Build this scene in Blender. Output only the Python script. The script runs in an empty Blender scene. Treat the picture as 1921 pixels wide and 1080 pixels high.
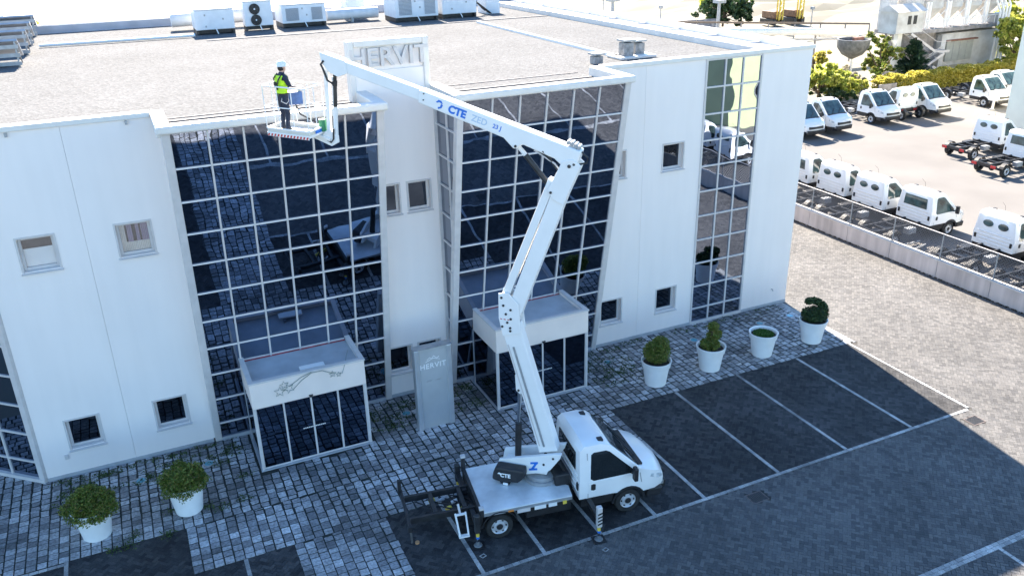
import bpy, bmesh, math, random
import numpy as np
from mathutils import Matrix, Vector, Euler

random.seed(7)
rng = np.random.default_rng(11)
R = math.radians
SC = bpy.context.scene
COL = SC.collection

# ------------------------------------------------------------------ camera
CAM = Vector((-22.70990664, -23.71431953, 14.27390756))
PITCH, YAW, ROLL = R(23.3754), R(24.4042), R(-1.4132)
CAM_ROT = Matrix.Rotation(-YAW, 3, 'Z') @ Matrix.Rotation(math.pi/2 - PITCH, 3, 'X') @ Matrix.Rotation(ROLL, 3, 'Z')
cd = bpy.data.cameras.new('camera')
cd.sensor_width = 36.0
cd.lens = 1599.648*36.0/1921.0
cd.clip_end = 2000
cd.clip_start = 0.1
cam = bpy.data.objects.new('camera', cd)
COL.objects.link(cam)
cam.matrix_world = Matrix.Translation(CAM) @ CAM_ROT.to_4x4()
SC.camera = cam

# ------------------------------------------------------------------ sky + sun
SUN_EL, SUN_AZ = R(34.6), math.atan(0.146)
w = bpy.data.worlds.new('World'); SC.world = w; w.use_nodes = True
nt = w.node_tree
sky = nt.nodes.new('ShaderNodeTexSky'); sky.sky_type = 'NISHITA'
sky.sun_disc = False; sky.sun_elevation = SUN_EL; sky.sun_rotation = SUN_AZ
sky.altitude = 100; sky.air_density = 1.0; sky.dust_density = 0.2; sky.ozone_density = 6.0
bg = nt.nodes['Background']; bg.inputs['Strength'].default_value = 0.08
wb_ = nt.nodes.new('ShaderNodeMix'); wb_.data_type = 'RGBA'; wb_.blend_type = 'MULTIPLY'; wb_.inputs['Factor'].default_value = 1.0   # camera white balance on the open sky
wb_.inputs['B'].default_value = (1.0, 1.05, 1.0, 1)
nt.links.new(sky.outputs[0], wb_.inputs['A']); nt.links.new(wb_.outputs['Result'], bg.inputs['Color'])
sl = bpy.data.lights.new('sun', 'SUN'); sl.energy = 5.0; sl.angle = R(0.5); sl.color = (1.0, 0.89, 0.75)
so = bpy.data.objects.new('sun', sl); COL.objects.link(so)
SDIR = Vector((math.sin(SUN_AZ)*math.cos(SUN_EL), math.cos(SUN_AZ)*math.cos(SUN_EL), math.sin(SUN_EL)))
so.rotation_euler = SDIR.to_track_quat('Z', 'Y').to_euler()
so.location = SDIR*60
vs = SC.view_settings
vs.view_transform = 'Standard'; vs.look = 'None'; vs.gamma = 1.0; vs.exposure = 2.40
vs.use_curve_mapping = False

# ------------------------------------------------------------------ materials
MATS = {}
def mat(name, col, rough=0.5, metal=0.0, var=0.12, scale=3.0, bump=0.0, bscale=30.0, spec=0.5, rand=0.0, col2=None, detail=5.0, coat=0.0):
    """Principled with a noise-mottled colour, optional bump and per-piece variation."""
    if name in MATS: return MATS[name]
    m = bpy.data.materials.new(name); m.use_nodes = True; MATS[name] = m
    t = m.node_tree; b = t.nodes['Principled BSDF']; L = t.links.new
    b.inputs['Roughness'].default_value = rough; b.inputs['Metallic'].default_value = metal
    b.inputs['Specular IOR Level'].default_value = spec
    b.inputs['Coat Weight'].default_value = coat
    tc = t.nodes.new('ShaderNodeTexCoord')
    n = t.nodes.new('ShaderNodeTexNoise'); n.inputs['Scale'].default_value = scale; n.inputs['Detail'].default_value = detail
    L(tc.outputs['Object'], n.inputs['Vector'])
    c1 = col2 if col2 else tuple(c*(1-var) for c in col)
    c2 = col if col2 else tuple(min(1, c*(1+var)) for c in col)
    cr = t.nodes.new('ShaderNodeValToRGB')
    cr.color_ramp.elements[0].position = 0.32; cr.color_ramp.elements[1].position = 0.68
    cr.color_ramp.elements[0].color = (*c1, 1); cr.color_ramp.elements[1].color = (*c2, 1)
    L(n.outputs['Fac'], cr.inputs['Fac'])
    out = cr.outputs['Color']
    if rand > 0:
        g = t.nodes.new('ShaderNodeNewGeometry'); oi = t.nodes.new('ShaderNodeObjectInfo')
        ad = t.nodes.new('ShaderNodeMath'); ad.operation = 'ADD'
        fr = t.nodes.new('ShaderNodeMath'); fr.operation = 'FRACT'
        L(g.outputs['Random Per Island'], ad.inputs[0]); L(oi.outputs['Random'], ad.inputs[1]); L(ad.outputs[0], fr.inputs[0])
        mr = t.nodes.new('ShaderNodeMapRange'); mr.inputs['To Min'].default_value = 1-rand; mr.inputs['To Max'].default_value = 1+rand
        L(fr.outputs[0], mr.inputs['Value'])
        hs = t.nodes.new('ShaderNodeHueSaturation'); L(mr.outputs[0], hs.inputs['Value']); L(out, hs.inputs['Color'])
        out = hs.outputs['Color']
    L(out, b.inputs['Base Color'])
    if bump > 0:
        n2 = t.nodes.new('ShaderNodeTexNoise'); n2.inputs['Scale'].default_value = bscale; n2.inputs['Detail'].default_value = 4
        L(tc.outputs['Object'], n2.inputs['Vector'])
        bp = t.nodes.new('ShaderNodeBump'); bp.inputs['Strength'].default_value = bump; bp.inputs['Distance'].default_value = 0.02
        L(n2.outputs['Fac'], bp.inputs['Height']); L(bp.outputs['Normal'], b.inputs['Normal'])
    return m

def wall_mat(name, col, streak=0.045):
    """Painted wall: faint vertical rain streaks and mottling."""
    m = bpy.data.materials.new(name); m.use_nodes = True
    t = m.node_tree; b = t.nodes['Principled BSDF']; L = t.links.new
    b.inputs['Roughness'].default_value = 0.6
    tc = t.nodes.new('ShaderNodeTexCoord'); mp = t.nodes.new('ShaderNodeMapping')
    mp.inputs['Scale'].default_value = (2.2, 2.2, 0.22); L(tc.outputs['Object'], mp.inputs['Vector'])
    n = t.nodes.new('ShaderNodeTexNoise'); n.inputs['Scale'].default_value = 1.5; n.inputs['Detail'].default_value = 8
    L(mp.outputs[0], n.inputs['Vector'])
    n2 = t.nodes.new('ShaderNodeTexNoise'); n2.inputs['Scale'].default_value = 0.5; n2.inputs['Detail'].default_value = 3
    L(tc.outputs['Object'], n2.inputs['Vector'])
    mx = t.nodes.new('ShaderNodeMath'); mx.operation = 'ADD'; L(n.outputs['Fac'], mx.inputs[0]); L(n2.outputs['Fac'], mx.inputs[1])
    cr = t.nodes.new('ShaderNodeValToRGB')
    cr.color_ramp.elements[0].position = 0.36; cr.color_ramp.elements[1].position = 0.60
    cr.color_ramp.elements[0].color = (*[c*(1-streak) for c in col], 1); cr.color_ramp.elements[1].color = (*col, 1)
    hf = t.nodes.new('ShaderNodeMath'); hf.operation = 'MULTIPLY'; hf.inputs[1].default_value = 0.5; L(mx.outputs[0], hf.inputs[0])
    L(hf.outputs[0], cr.inputs['Fac']); L(cr.outputs['Color'], b.inputs['Base Color'])
    return m

def glass_mat(name, col, rough=0.012, wob=0.02):
    """Coated mirror glazing, each pane very slightly bowed."""
    m = bpy.data.materials.new(name); m.use_nodes = True
    t = m.node_tree; b = t.nodes['Principled BSDF']; L = t.links.new
    b.inputs['Base Color'].default_value = (*col, 1); b.inputs['Metallic'].default_value = 1.0
    b.inputs['Roughness'].default_value = rough
    tc = t.nodes.new('ShaderNodeTexCoord'); oi = t.nodes.new('ShaderNodeObjectInfo')
    ad = t.nodes.new('ShaderNodeVectorMath'); ad.operation = 'ADD'
    mu = t.nodes.new('ShaderNodeMath'); mu.operation = 'MULTIPLY'; mu.inputs[1].default_value = 40; L(oi.outputs['Random'], mu.inputs[0])
    L(tc.outputs['Object'], ad.inputs[0]); L(mu.outputs[0], ad.inputs[1])
    n = t.nodes.new('ShaderNodeTexNoise'); n.inputs['Scale'].default_value = 1.3; n.inputs['Detail'].default_value = 1
    L(ad.outputs[0], n.inputs['Vector'])
    bp = t.nodes.new('ShaderNodeBump'); bp.inputs['Strength'].default_value = wob; bp.inputs['Distance'].default_value = 0.15
    L(n.outputs['Fac'], bp.inputs['Height']); L(bp.outputs['Normal'], b.inputs['Normal'])
    return m

def leaf_mat(name, cols, trans=0.25):
    m = bpy.data.materials.new(name); m.use_nodes = True
    t = m.node_tree; b = t.nodes['Principled BSDF']; L = t.links.new
    g = t.nodes.new('ShaderNodeNewGeometry'); cr = t.nodes.new('ShaderNodeValToRGB')
    el = cr.color_ramp.elements
    for i, c in enumerate(cols):
        p = i/(len(cols)-1)
        e = el[i] if i < 2 else el.new(p)
        e.position = p; e.color = (*c, 1)
    for i, c in enumerate(cols):
        el[i].position = i/(len(cols)-1); el[i].color = (*c, 1)
    L(g.outputs['Random Per Island'], cr.inputs['Fac']); L(cr.outputs['Color'], b.inputs['Base Color'])
    b.inputs['Roughness'].default_value = 0.55
    tr = t.nodes.new('ShaderNodeBsdfTranslucent'); L(cr.outputs['Color'], tr.inputs['Color'])
    mx = t.nodes.new('ShaderNodeMixShader'); mx.inputs[0].default_value = trans
    L(b.outputs[0], mx.inputs[1]); L(tr.outputs[0], mx.inputs[2])
    L(mx.outputs[0], t.nodes['Material Output'].inputs['Surface'])
    return m

def stone_mat(name, cols, rough=0.6, big=0.25, spec=0.5, bump=0.12, gs=38, ga=0.35, amp=(0.5, 1.35)):
    """Paving stone: colour per piece from a ramp, plus worn patches over many stones and grain."""
    m = bpy.data.materials.new(name); m.use_nodes = True
    t = m.node_tree; b = t.nodes['Principled BSDF']; L = t.links.new
    b.inputs['Roughness'].default_value = rough; b.inputs['Specular IOR Level'].default_value = spec
    g = t.nodes.new('ShaderNodeNewGeometry'); oi = t.nodes.new('ShaderNodeObjectInfo')
    ad = t.nodes.new('ShaderNodeMath'); ad.operation = 'ADD'
    L(g.outputs['Random Per Island'], ad.inputs[0]); L(oi.outputs['Random'], ad.inputs[1])
    fr = t.nodes.new('ShaderNodeMath'); fr.operation = 'FRACT'; L(ad.outputs[0], fr.inputs[0])
    cr = t.nodes.new('ShaderNodeValToRGB'); el = cr.color_ramp.elements
    for i in range(len(cols)-2): el.new(0.5)
    for i, c in enumerate(cols):
        el[i].position = i/(len(cols)-1); el[i].color = (*c, 1)
    L(fr.outputs[0], cr.inputs['Fac'])
    # worn / dirty patches in world space
    n = t.nodes.new('ShaderNodeTexNoise'); n.inputs['Scale'].default_value = big; n.inputs['Detail'].default_value = 6; n.inputs['Roughness'].default_value = 0.6
    L(g.outputs['Position'], n.inputs['Vector'])
    mr = t.nodes.new('ShaderNodeMapRange'); mr.inputs['From Min'].default_value = 0.32; mr.inputs['From Max'].default_value = 0.68
    mr.inputs['To Min'].default_value = amp[0]; mr.inputs['To Max'].default_value = amp[1]
    L(n.outputs['Fac'], mr.inputs['Value'])
    n3 = t.nodes.new('ShaderNodeTexNoise'); n3.inputs['Scale'].default_value = gs; n3.inputs['Detail'].default_value = 4
    L(g.outputs['Position'], n3.inputs['Vector'])
    mr3 = t.nodes.new('ShaderNodeMapRange'); mr3.inputs['From Min'].default_value = 0.25; mr3.inputs['From Max'].default_value = 0.75; mr3.inputs['To Min'].default_value = 1-ga; mr3.inputs['To Max'].default_value = 1+ga
    L(n3.outputs['Fac'], mr3.inputs['Value'])
    mu = t.nodes.new('ShaderNodeMath'); mu.operation = 'MULTIPLY'; L(mr.outputs[0], mu.inputs[0]); L(mr3.outputs[0], mu.inputs[1])
    hs = t.nodes.new('ShaderNodeHueSaturation'); L(cr.outputs['Color'], hs.inputs['Color']); L(mu.outputs[0], hs.inputs['Value'])
    L(hs.outputs['Color'], b.inputs['Base Color'])
    bp = t.nodes.new('ShaderNodeBump'); bp.inputs['Strength'].default_value = bump; bp.inputs['Distance'].default_value = 0.01
    L(n3.outputs['Fac'], bp.inputs['Height']); L(bp.outputs['Normal'], b.inputs['Normal'])
    return m

def gravel_mat(name, c1, c2):
    m = bpy.data.materials.new(name); m.use_nodes = True
    t = m.node_tree; b = t.nodes['Principled BSDF']; L = t.links.new
    b.inputs['Roughness'].default_value = 0.95; b.inputs['Specular IOR Level'].default_value = 0.05
    tc = t.nodes.new('ShaderNodeTexCoord')
    v = t.nodes.new('ShaderNodeTexVoronoi'); v.inputs['Scale'].default_value = 13; L(tc.outputs['Object'], v.inputs['Vector'])
    n = t.nodes.new('ShaderNodeTexNoise'); n.inputs['Scale'].default_value = 0.35; n.inputs['Detail'].default_value = 8; L(tc.outputs['Object'], n.inputs['Vector'])
    n2 = t.nodes.new('ShaderNodeTexNoise'); n2.inputs['Scale'].default_value = 4; n2.inputs['Detail'].default_value = 8; n2.inputs['Roughness'].default_value = 0.8; L(tc.outputs['Object'], n2.inputs['Vector'])
    sep = t.nodes.new('ShaderNodeSeparateColor'); L(v.outputs['Color'], sep.inputs[0])
    a = t.nodes.new('ShaderNodeMath'); a.operation = 'ADD'; L(sep.outputs[0], a.inputs[0]); L(n.outputs['Fac'], a.inputs[1])
    a2 = t.nodes.new('ShaderNodeMath'); a2.operation = 'ADD'; L(a.outputs[0], a2.inputs[0]); L(n2.outputs['Fac'], a2.inputs[1])
    d = t.nodes.new('ShaderNodeMath'); d.operation = 'DIVIDE'; d.inputs[1].default_value = 3; L(a2.outputs[0], d.inputs[0])
    cr = t.nodes.new('ShaderNodeValToRGB'); cr.color_ramp.elements[0].position = 0.3; cr.color_ramp.elements[1].position = 0.66
    cr.color_ramp.elements[0].color = (*c1, 1); cr.color_ramp.elements[1].color = (*c2, 1)
    L(d.outputs[0], cr.inputs['Fac']); L(cr.outputs['Color'], b.inputs['Base Color'])
    bp = t.nodes.new('ShaderNodeBump'); bp.inputs['Strength'].default_value = 0.8; bp.inputs['Distance'].default_value = 0.03
    L(v.outputs['Distance'], bp.inputs['Height']); L(bp.outputs['Normal'], b.inputs['Normal'])
    return m

def paver_flat_mat(name, c1, c2, mortar):
    """far paving beyond the built blocks: same blocks as pattern only"""
    m = bpy.data.materials.new(name); m.use_nodes = True
    t = m.node_tree; b = t.nodes['Principled BSDF']; L = t.links.new
    b.inputs['Roughness'].default_value = 0.55
    tc = t.nodes.new('ShaderNodeTexCoord'); mp = t.nodes.new('ShaderNodeMapping'); mp.inputs['Rotation'].default_value[2] = R(45)
    L(tc.outputs['Object'], mp.inputs['Vector'])
    br = t.nodes.new('ShaderNodeTexBrick'); br.inputs['Scale'].default_value = 1.0
    br.inputs['Brick Width'].default_value = 0.2; br.inputs['Row Height'].default_value = 0.1; br.inputs['Mortar Size'].default_value = 0.006
    br.inputs['Color1'].default_value = (*c1, 1); br.inputs['Color2'].default_value = (*c2, 1); br.inputs['Mortar'].default_value = (*mortar, 1)
    L(mp.outputs[0], br.inputs['Vector'])
    n = t.nodes.new('ShaderNodeTexNoise'); n.inputs['Scale'].default_value = 0.3; n.inputs['Detail'].default_value = 6; L(tc.outputs['Object'], n.inputs['Vector'])
    mr = t.nodes.new('ShaderNodeMapRange'); mr.inputs['From Min'].default_value = 0.3; mr.inputs['From Max'].default_value = 0.7; mr.inputs['To Min'].default_value = 0.65; mr.inputs['To Max'].default_value = 1.3
    L(n.outputs['Fac'], mr.inputs['Value'])
    hs = t.nodes.new('ShaderNodeHueSaturation'); L(br.outputs['Color'], hs.inputs['Color']); L(mr.outputs[0], hs.inputs['Value'])
    L(hs.outputs['Color'], b.inputs['Base Color'])
    return m

M_WALL = wall_mat('white_wall_paint', (0.90, 0.82, 0.77))
M_COPING = mat('cream_coping_metal', (0.74, 0.70, 0.65), 0.45, var=0.06, scale=2)
M_ALU = mat('pale_aluminium_frame', (0.62, 0.58, 0.56), 0.38, var=0.06, scale=4, spec=0.6)
M_ALU2 = mat('grey_aluminium_base', (0.42, 0.43, 0.45), 0.45, var=0.1, scale=3)
M_GLASS = glass_mat('blue_mirror_glass', (0.24, 0.28, 0.36))
M_GLASS_D = glass_mat('dark_door_glass', (0.085, 0.115, 0.17))
M_WINGLASS = glass_mat('dark_window_glass', (0.07, 0.085, 0.11))
M_PORTAL = mat('beige_portal_panel', (0.84, 0.73, 0.66), 0.5, var=0.04, scale=1.5)
M_GRAVEL = gravel_mat('roof_gravel', (0.110, 0.111, 0.113), (0.172, 0.174, 0.178))
M_SEAM = mat('roof_seam_felt', (0.20, 0.19, 0.19), 0.8, var=0.3, scale=6)
M_ROOFMET = mat('grey_roof_sheet', (0.42, 0.42, 0.46), 0.5, var=0.12, scale=1.2)
M_WHITE = mat('white_paint', (0.84, 0.83, 0.81), 0.35, var=0.03, scale=2)
M_TRUCK = mat('white_truck_paint', (0.86, 0.85, 0.83), 0.25, var=0.03, scale=2, coat=0.4)
M_BLACK = mat('black_plastic', (0.018, 0.018, 0.020), 0.5, var=0.3, scale=6)
M_BLACKM = mat('black_painted_steel', (0.022, 0.022, 0.024), 0.45, var=0.4, scale=5)
M_TYRE = mat('tyre_rubber', (0.02, 0.02, 0.02), 0.8, var=0.3, scale=10)
M_RIM = mat('silver_rim', (0.62, 0.63, 0.65), 0.35, 0.3, var=0.1, scale=9)
M_CARGL = mat('vehicle_glass', (0.012, 0.016, 0.018), 0.04, var=0.1, spec=0.8)
M_CARGL2 = mat('vehicle_glass_reflecting', (0.05, 0.085, 0.085), 0.05, var=0.7, scale=1.6, spec=0.9)
M_GREY = mat('grey_steel', (0.34, 0.35, 0.36), 0.45, 0.3, var=0.15, scale=5)
M_CHROME = mat('polished_rod', (0.65, 0.66, 0.68), 0.15, 1.0, var=0.05)
M_BED = mat('bed_checker_plate', (0.74, 0.77, 0.78), 0.42, 0.2, var=0.22, scale=1.4, bump=0.3, bscale=60)
M_BLUE = mat('blue_lettering', (0.01, 0.16, 0.62), 0.4, var=0.05)
M_PALE = mat('pale_blue_lettering', (0.50, 0.60, 0.72), 0.4, var=0.05)
M_YELLOW = mat('yellow_paint', (0.75, 0.55, 0.08), 0.5, var=0.1)
M_RED = mat('red_paint', (0.55, 0.04, 0.04), 0.4, var=0.1)
M_ORANGE = mat('orange_lens', (0.75, 0.25, 0.04), 0.3, var=0.1)
M_POT = mat('white_pot_plastic', (0.86, 0.85, 0.83), 0.45, var=0.05, scale=2.5)
M_SOIL = mat('soil', (0.05, 0.035, 0.025), 0.95, var=0.4, scale=20, bump=0.6)
M_BARK = mat('bark', (0.13, 0.09, 0.06), 0.9, var=0.35, scale=9, bump=0.6)
M_CONC = mat('weathered_concrete', (0.36, 0.335, 0.325), 0.85, var=0.0, scale=2.4, col2=(0.19, 0.175, 0.17), detail=9, bump=0.2)
M_LOT = mat('pale_lot_concrete', (0.168, 0.160, 0.154), 0.9, var=0.1, scale=0.25, detail=9, bump=0.15, bscale=15, spec=0.15)
M_EARTH = mat('pale_dry_earth', (0.25, 0.23, 0.19), 0.95, var=0.0, scale=0.06, col2=(0.17, 0.155, 0.11), detail=10)
M_DARKBED = mat('paver_joint_sand', (0.045, 0.043, 0.04), 0.9, var=0.3, scale=12)
M_COBBED = mat('cobble_joint_sand', (0.025, 0.028, 0.024), 0.9, var=0.4, scale=5)
M_COB = stone_mat('granite_cobble', [(0.15, 0.152, 0.16), (0.25, 0.25, 0.26), (0.36, 0.36, 0.37), (0.48, 0.48, 0.49)], 0.6, 0.55, 0.5, 0.5, 16, 0.5)
M_PAV = stone_mat('dark_block_paving', [(0.070, 0.069, 0.070), (0.098, 0.095, 0.094), (0.135, 0.130, 0.126), (0.086, 0.085, 0.087)], 0.75, 0.3, 0.3, amp=(0.78, 1.18))
M_PAV_BAY = stone_mat('shade_darkened_bay_paving', [(0.027, 0.027, 0.029), (0.043, 0.043, 0.045), (0.070, 0.068, 0.068), (0.035, 0.035, 0.038)], 0.75, 0.45, 0.25, amp=(0.55, 1.3))  # same blocks coloured darker, to carry the deep shade over the bays
M_PAVLT = stone_mat('light_line_block', [(0.26, 0.26, 0.26), (0.36, 0.36, 0.35), (0.44, 0.43, 0.42)], 0.6, 0.8)
M_PAVFAR = paver_flat_mat('dark_block_paving_far', (0.10, 0.10, 0.10), (0.15, 0.147, 0.145), (0.06, 0.06, 0.06))
M_TOTEM = mat('brushed_totem_steel', (0.52, 0.54, 0.55), 0.4, 0.25, var=0.05, scale=2)
M_TOTEMLT = mat('totem_print', (0.85, 0.85, 0.85), 0.5, var=0.02)
M_LENS = mat('bluish_lamp_glass', (0.10, 0.34, 0.42), 0.12, var=0.1, spec=0.9)
M_GREENW = mat('yellow_green_wall', (0.52, 0.55, 0.30), 0.7, var=0.06, scale=1)
M_NAVY = mat('navy_workwear', (0.016, 0.024, 0.048), 0.8, var=0.25, scale=12)
M_HIVIS = mat('hi_vis_yellow', (0.55, 0.86, 0.02), 0.6, var=0.05)
M_SKIN = mat('skin', (0.55, 0.33, 0.25), 0.5, var=0.05)
M_HAIR = mat('dark_hair', (0.03, 0.02, 0.018), 0.7, var=0.2)
M_LEAF_POT = leaf_mat('potted_shrub_leaf', [(0.06, 0.10, 0.014), (0.13, 0.19, 0.028), (0.21, 0.25, 0.04), (0.28, 0.22, 0.07)], 0.35)
M_LEAF_DK = leaf_mat('dark_shrub_leaf', [(0.018, 0.04, 0.015), (0.035, 0.075, 0.022), (0.07, 0.11, 0.03)])
M_LEAF_YG = leaf_mat('yellow_green_leaf', [(0.15, 0.20, 0.03), (0.36, 0.42, 0.06), (0.54, 0.54, 0.11), (0.64, 0.60, 0.18)], 0.6)
M_LEAF_HEDGE = leaf_mat('hedge_leaf', [(0.22, 0.22, 0.03), (0.42, 0.38, 0.05), (0.58, 0.50, 0.09), (0.65, 0.58, 0.2)], 0.6)
M_LEAF_CON = leaf_mat('conifer_leaf', [(0.012, 0.035, 0.022), (0.025, 0.06, 0.03), (0.045, 0.09, 0.035)], 0.1)
M_MOSS = leaf_mat('weed_leaf', [(0.03, 0.06, 0.015), (0.06, 0.10, 0.02), (0.09, 0.12, 0.03)])

# ------------------------------------------------------------------ helpers
def link(o): COL.objects.link(o); return o
def tag(o, label=None, cat=None, group=None, kind=None):
    if label: o['label'] = label
    if cat: o['category'] = cat
    if group: o['group'] = group
    if kind: o['kind'] = kind
    return o
def empty(name, loc=(0, 0, 0), rz=0.0, label=None, cat=None, group=None):
    o = bpy.data.objects.new(name, None); link(o); o.location = loc; o.rotation_euler = (0, 0, rz)
    o.empty_display_size = 0.2
    return tag(o, label, cat, group)
def wm(o):
    b = o.matrix_basis.copy()
    return (wm(o.parent) @ o.matrix_parent_inverse @ b) if o.parent else b
def adopt(o, parent):
    if parent is not None:
        o.parent = parent; o.matrix_parent_inverse = wm(parent).inverted()
    return o
def copy_tree(o, parent=None):
    c = o.copy(); link(c)
    if parent is not None: c.parent = parent
    for ch in list(o.children): copy_tree(ch, c)
    return c

class MB:
    def __init__(s): s.v = []; s.f = []
    def add(s, vs, fs):
        n = len(s.v); s.v += [tuple(v) for v in vs]; s.f += [tuple(i+n for i in f) for f in fs]; return s
    def box(s, x0, x1, y0, y1, z0, z1):
        return s.add([(x0,y0,z0),(x1,y0,z0),(x1,y1,z0),(x0,y1,z0),(x0,y0,z1),(x1,y0,z1),(x1,y1,z1),(x0,y1,z1)],
                     [(0,3,2,1),(4,5,6,7),(0,1,5,4),(1,2,6,5),(2,3,7,6),(3,0,4,7)])
    def bar(s, p0, p1, wd, ht, up=(0, 0, 1)):
        """rectangular bar from p0 to p1"""
        p0, p1 = Vector(p0), Vector(p1); d = (p1-p0).normalized(); up = Vector(up)
        if abs(d.dot(up)) > 0.98: up = Vector((1, 0, 0)) if abs(d.x) < 0.9 else Vector((0, 1, 0))
        a = d.cross(up).normalized()*wd/2; b = a.cross(d).normalized()*ht/2
        vs = [p+sx*a+sy*b for p in (p0, p1) for sx, sy in ((-1,-1),(1,-1),(1,1),(-1,1))]
        return s.add(vs, [(0,1,2,3),(7,6,5,4),(0,4,5,1),(1,5,6,2),(2,6,7,3),(3,7,4,0)])
    def cyl(s, p0, p1, r0, r1=None, n=12, caps=True):
        r1 = r0 if r1 is None else r1
        p0, p1 = Vector(p0), Vector(p1); d = (p1-p0).normalized()
        a = d.orthogonal().normalized(); b = d.cross(a)
        vs = []
        for p, r in ((p0, r0), (p1, r1)):
            for i in range(n):
                t = 2*math.pi*i/n; vs.append(p + a*r*math.cos(t) + b*r*math.sin(t))
        fs = [(i, (i+1) % n, n+(i+1) % n, n+i) for i in range(n)]
        if caps: fs += [tuple(range(n-1, -1, -1)), tuple(range(n, 2*n))]
        return s.add(vs, fs)
    def tube(s, pts, r, n=6):
        pts = [Vector(p) for p in pts]; rings = []
        up = Vector((0.13, 0.37, 0.92))
        for i, p in enumerate(pts):
            d = (pts[min(i+1, len(pts)-1)]-pts[max(i-1, 0)])
            if d.length < 1e-6: d = Vector((0, 0, 1))
            d.normalize(); a = d.cross(up)
            if a.length < 1e-3: a = d.orthogonal()
            a.normalize(); b = d.cross(a)
            rr = r[i] if isinstance(r, (list, tuple)) else r
            rings.append([p + (a*math.cos(2*math.pi*k/n)+b*math.sin(2*math.pi*k/n))*rr for k in range(n)])
        vs = [v for ring in rings for v in ring]; fs = []
        for i in range(len(pts)-1):
            for k in range(n): fs.append((i*n+k, i*n+(k+1) % n, (i+1)*n+(k+1) % n, (i+1)*n+k))
        fs += [tuple(range(n-1, -1, -1)), tuple(range((len(pts)-1)*n, len(pts)*n))]
        return s.add(vs, fs)
    def lathe(s, prof, c=(0, 0, 0), axis='Z', n=24, close=False):
        vs = []; fs = []; m = len(prof); c = Vector(c)
        for i in range(n):
            t = 2*math.pi*i/n; cs, sn = math.cos(t), math.sin(t)
            for r, h in prof:
                v = {'Z': (r*cs, r*sn, h), 'Y': (r*cs, h, r*sn), 'X': (h, r*cs, r*sn)}[axis]
                vs.append(c+Vector(v))
        for i in range(n):
            j = (i+1) % n
            for k in range(m-1): fs.append((i*m+k, j*m+k, j*m+k+1, i*m+k+1))
            if close: fs.append((i*m+m-1, j*m+m-1, j*m, i*m))
        return s.add(vs, fs)
    def prism(s, poly, fn, h0, h1):
        """polygon (a,b) extruded between h0 and h1; fn(a,b,h)->xyz"""
        n = len(poly)
        vs = [fn(a, b, h0) for a, b in poly]+[fn(a, b, h1) for a, b in poly]
        return s.add(vs, [tuple(range(n)), tuple(range(2*n-1, n-1, -1))]+[(i, n+i, n+(i+1) % n, (i+1) % n) for i in range(n)])
    def sphere(s, c, r, nu=10, nv=7):
        rx, ry, rz = (r, r, r) if not isinstance(r, (tuple, list)) else r
        vs = []; fs = []
        for j in range(nv+1):
            ph = math.pi*j/nv
            for i in range(nu):
                t = 2*math.pi*i/nu
                vs.append((c[0]+rx*math.sin(ph)*math.cos(t), c[1]+ry*math.sin(ph)*math.sin(t), c[2]+rz*math.cos(ph)))
        for j in range(nv):
            for i in range(nu): fs.append((j*nu+i, (j+1)*nu+i, (j+1)*nu+(i+1) % nu, j*nu+(i+1) % nu))
        return s.add(vs, fs)
    def build(s, name, m, parent=None, smooth=False, bevel=0.0, kind=None, seg=2, angle=40):
        me = bpy.data.meshes.new(name); me.from_pydata(s.v, [], s.f); me.materials.append(m)
        bm = bmesh.new(); bm.from_mesh(me); bmesh.ops.recalc_face_normals(bm, faces=bm.faces)
        if bevel > 0:
            es = [e for e in bm.edges if len(e.link_faces) == 2 and e.calc_face_angle(0) > R(angle)]
            bmesh.ops.bevel(bm, geom=es, offset=bevel, segments=seg, affect='EDGES', profile=0.5, clamp_overlap=True)
        bm.to_mesh(me); bm.free()
        if smooth:
            me.shade_smooth()
            try: me.set_sharp_from_angle(angle=R(35))
            except Exception: pass
        o = bpy.data.objects.new(name, me); link(o)
        if kind: o['kind'] = kind
        return adopt(o, parent)

def np_mesh(name, V, F, m, parent=None, kind=None):
    """numpy verts (n,3) and quads (k,4)"""
    me = bpy.data.meshes.new(name)
    V = np.asarray(V, np.float32); F = np.asarray(F, np.int32)
    me.vertices.add(len(V)); me.vertices.foreach_set('co', V.ravel())
    k = F.shape[1]
    me.loops.add(F.size); me.loops.foreach_set('vertex_index', F.ravel())
    me.polygons.add(len(F)); me.polygons.foreach_set('loop_start', np.arange(0, F.size, k, dtype=np.int32))
    me.update(calc_edges=True); me.shade_flat(); me.materials.append(m)
    o = bpy.data.objects.new(name, me); link(o)
    if kind: o['kind'] = kind
    return adopt(o, parent)

def inst(name, src, parent, loc, scale=(1, 1, 1), rot=None):
    o = bpy.data.objects.new(name, src.data if hasattr(src, 'data') else src); link(o)
    M = Matrix.Translation(Vector(loc)) @ (rot.to_4x4() if rot is not None else Matrix.Identity(4)) @ Matrix.Diagonal((*scale, 1))
    o.parent = parent
    o.matrix_parent_inverse = wm(parent).inverted()
    o.matrix_basis = M
    return o

def text_obj(name, s, size, M4, m, parent=None, extrude=0.01, offset=0.0, align='CENTER', shear=0.0, spacing=1.0):
    cu = bpy.data.curves.new(name+'_curve', 'FONT'); cu.body = s; cu.size = size; cu.extrude = extrude; cu.offset = offset
    cu.align_x = align; cu.align_y = 'CENTER'; cu.shear = shear; cu.resolution_u = 3; cu.space_character = spacing
    tmp = bpy.data.objects.new(name+'_tmp', cu); link(tmp)
    dg = bpy.context.evaluated_depsgraph_get()
    me = bpy.data.meshes.new_from_object(tmp.evaluated_get(dg))
    bpy.data.objects.remove(tmp); bpy.data.curves.remove(cu)
    me.transform(M4); me.materials.clear(); me.materials.append(m)
    o = bpy.data.objects.new(name, me); link(o)
    return adopt(o, parent)

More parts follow.
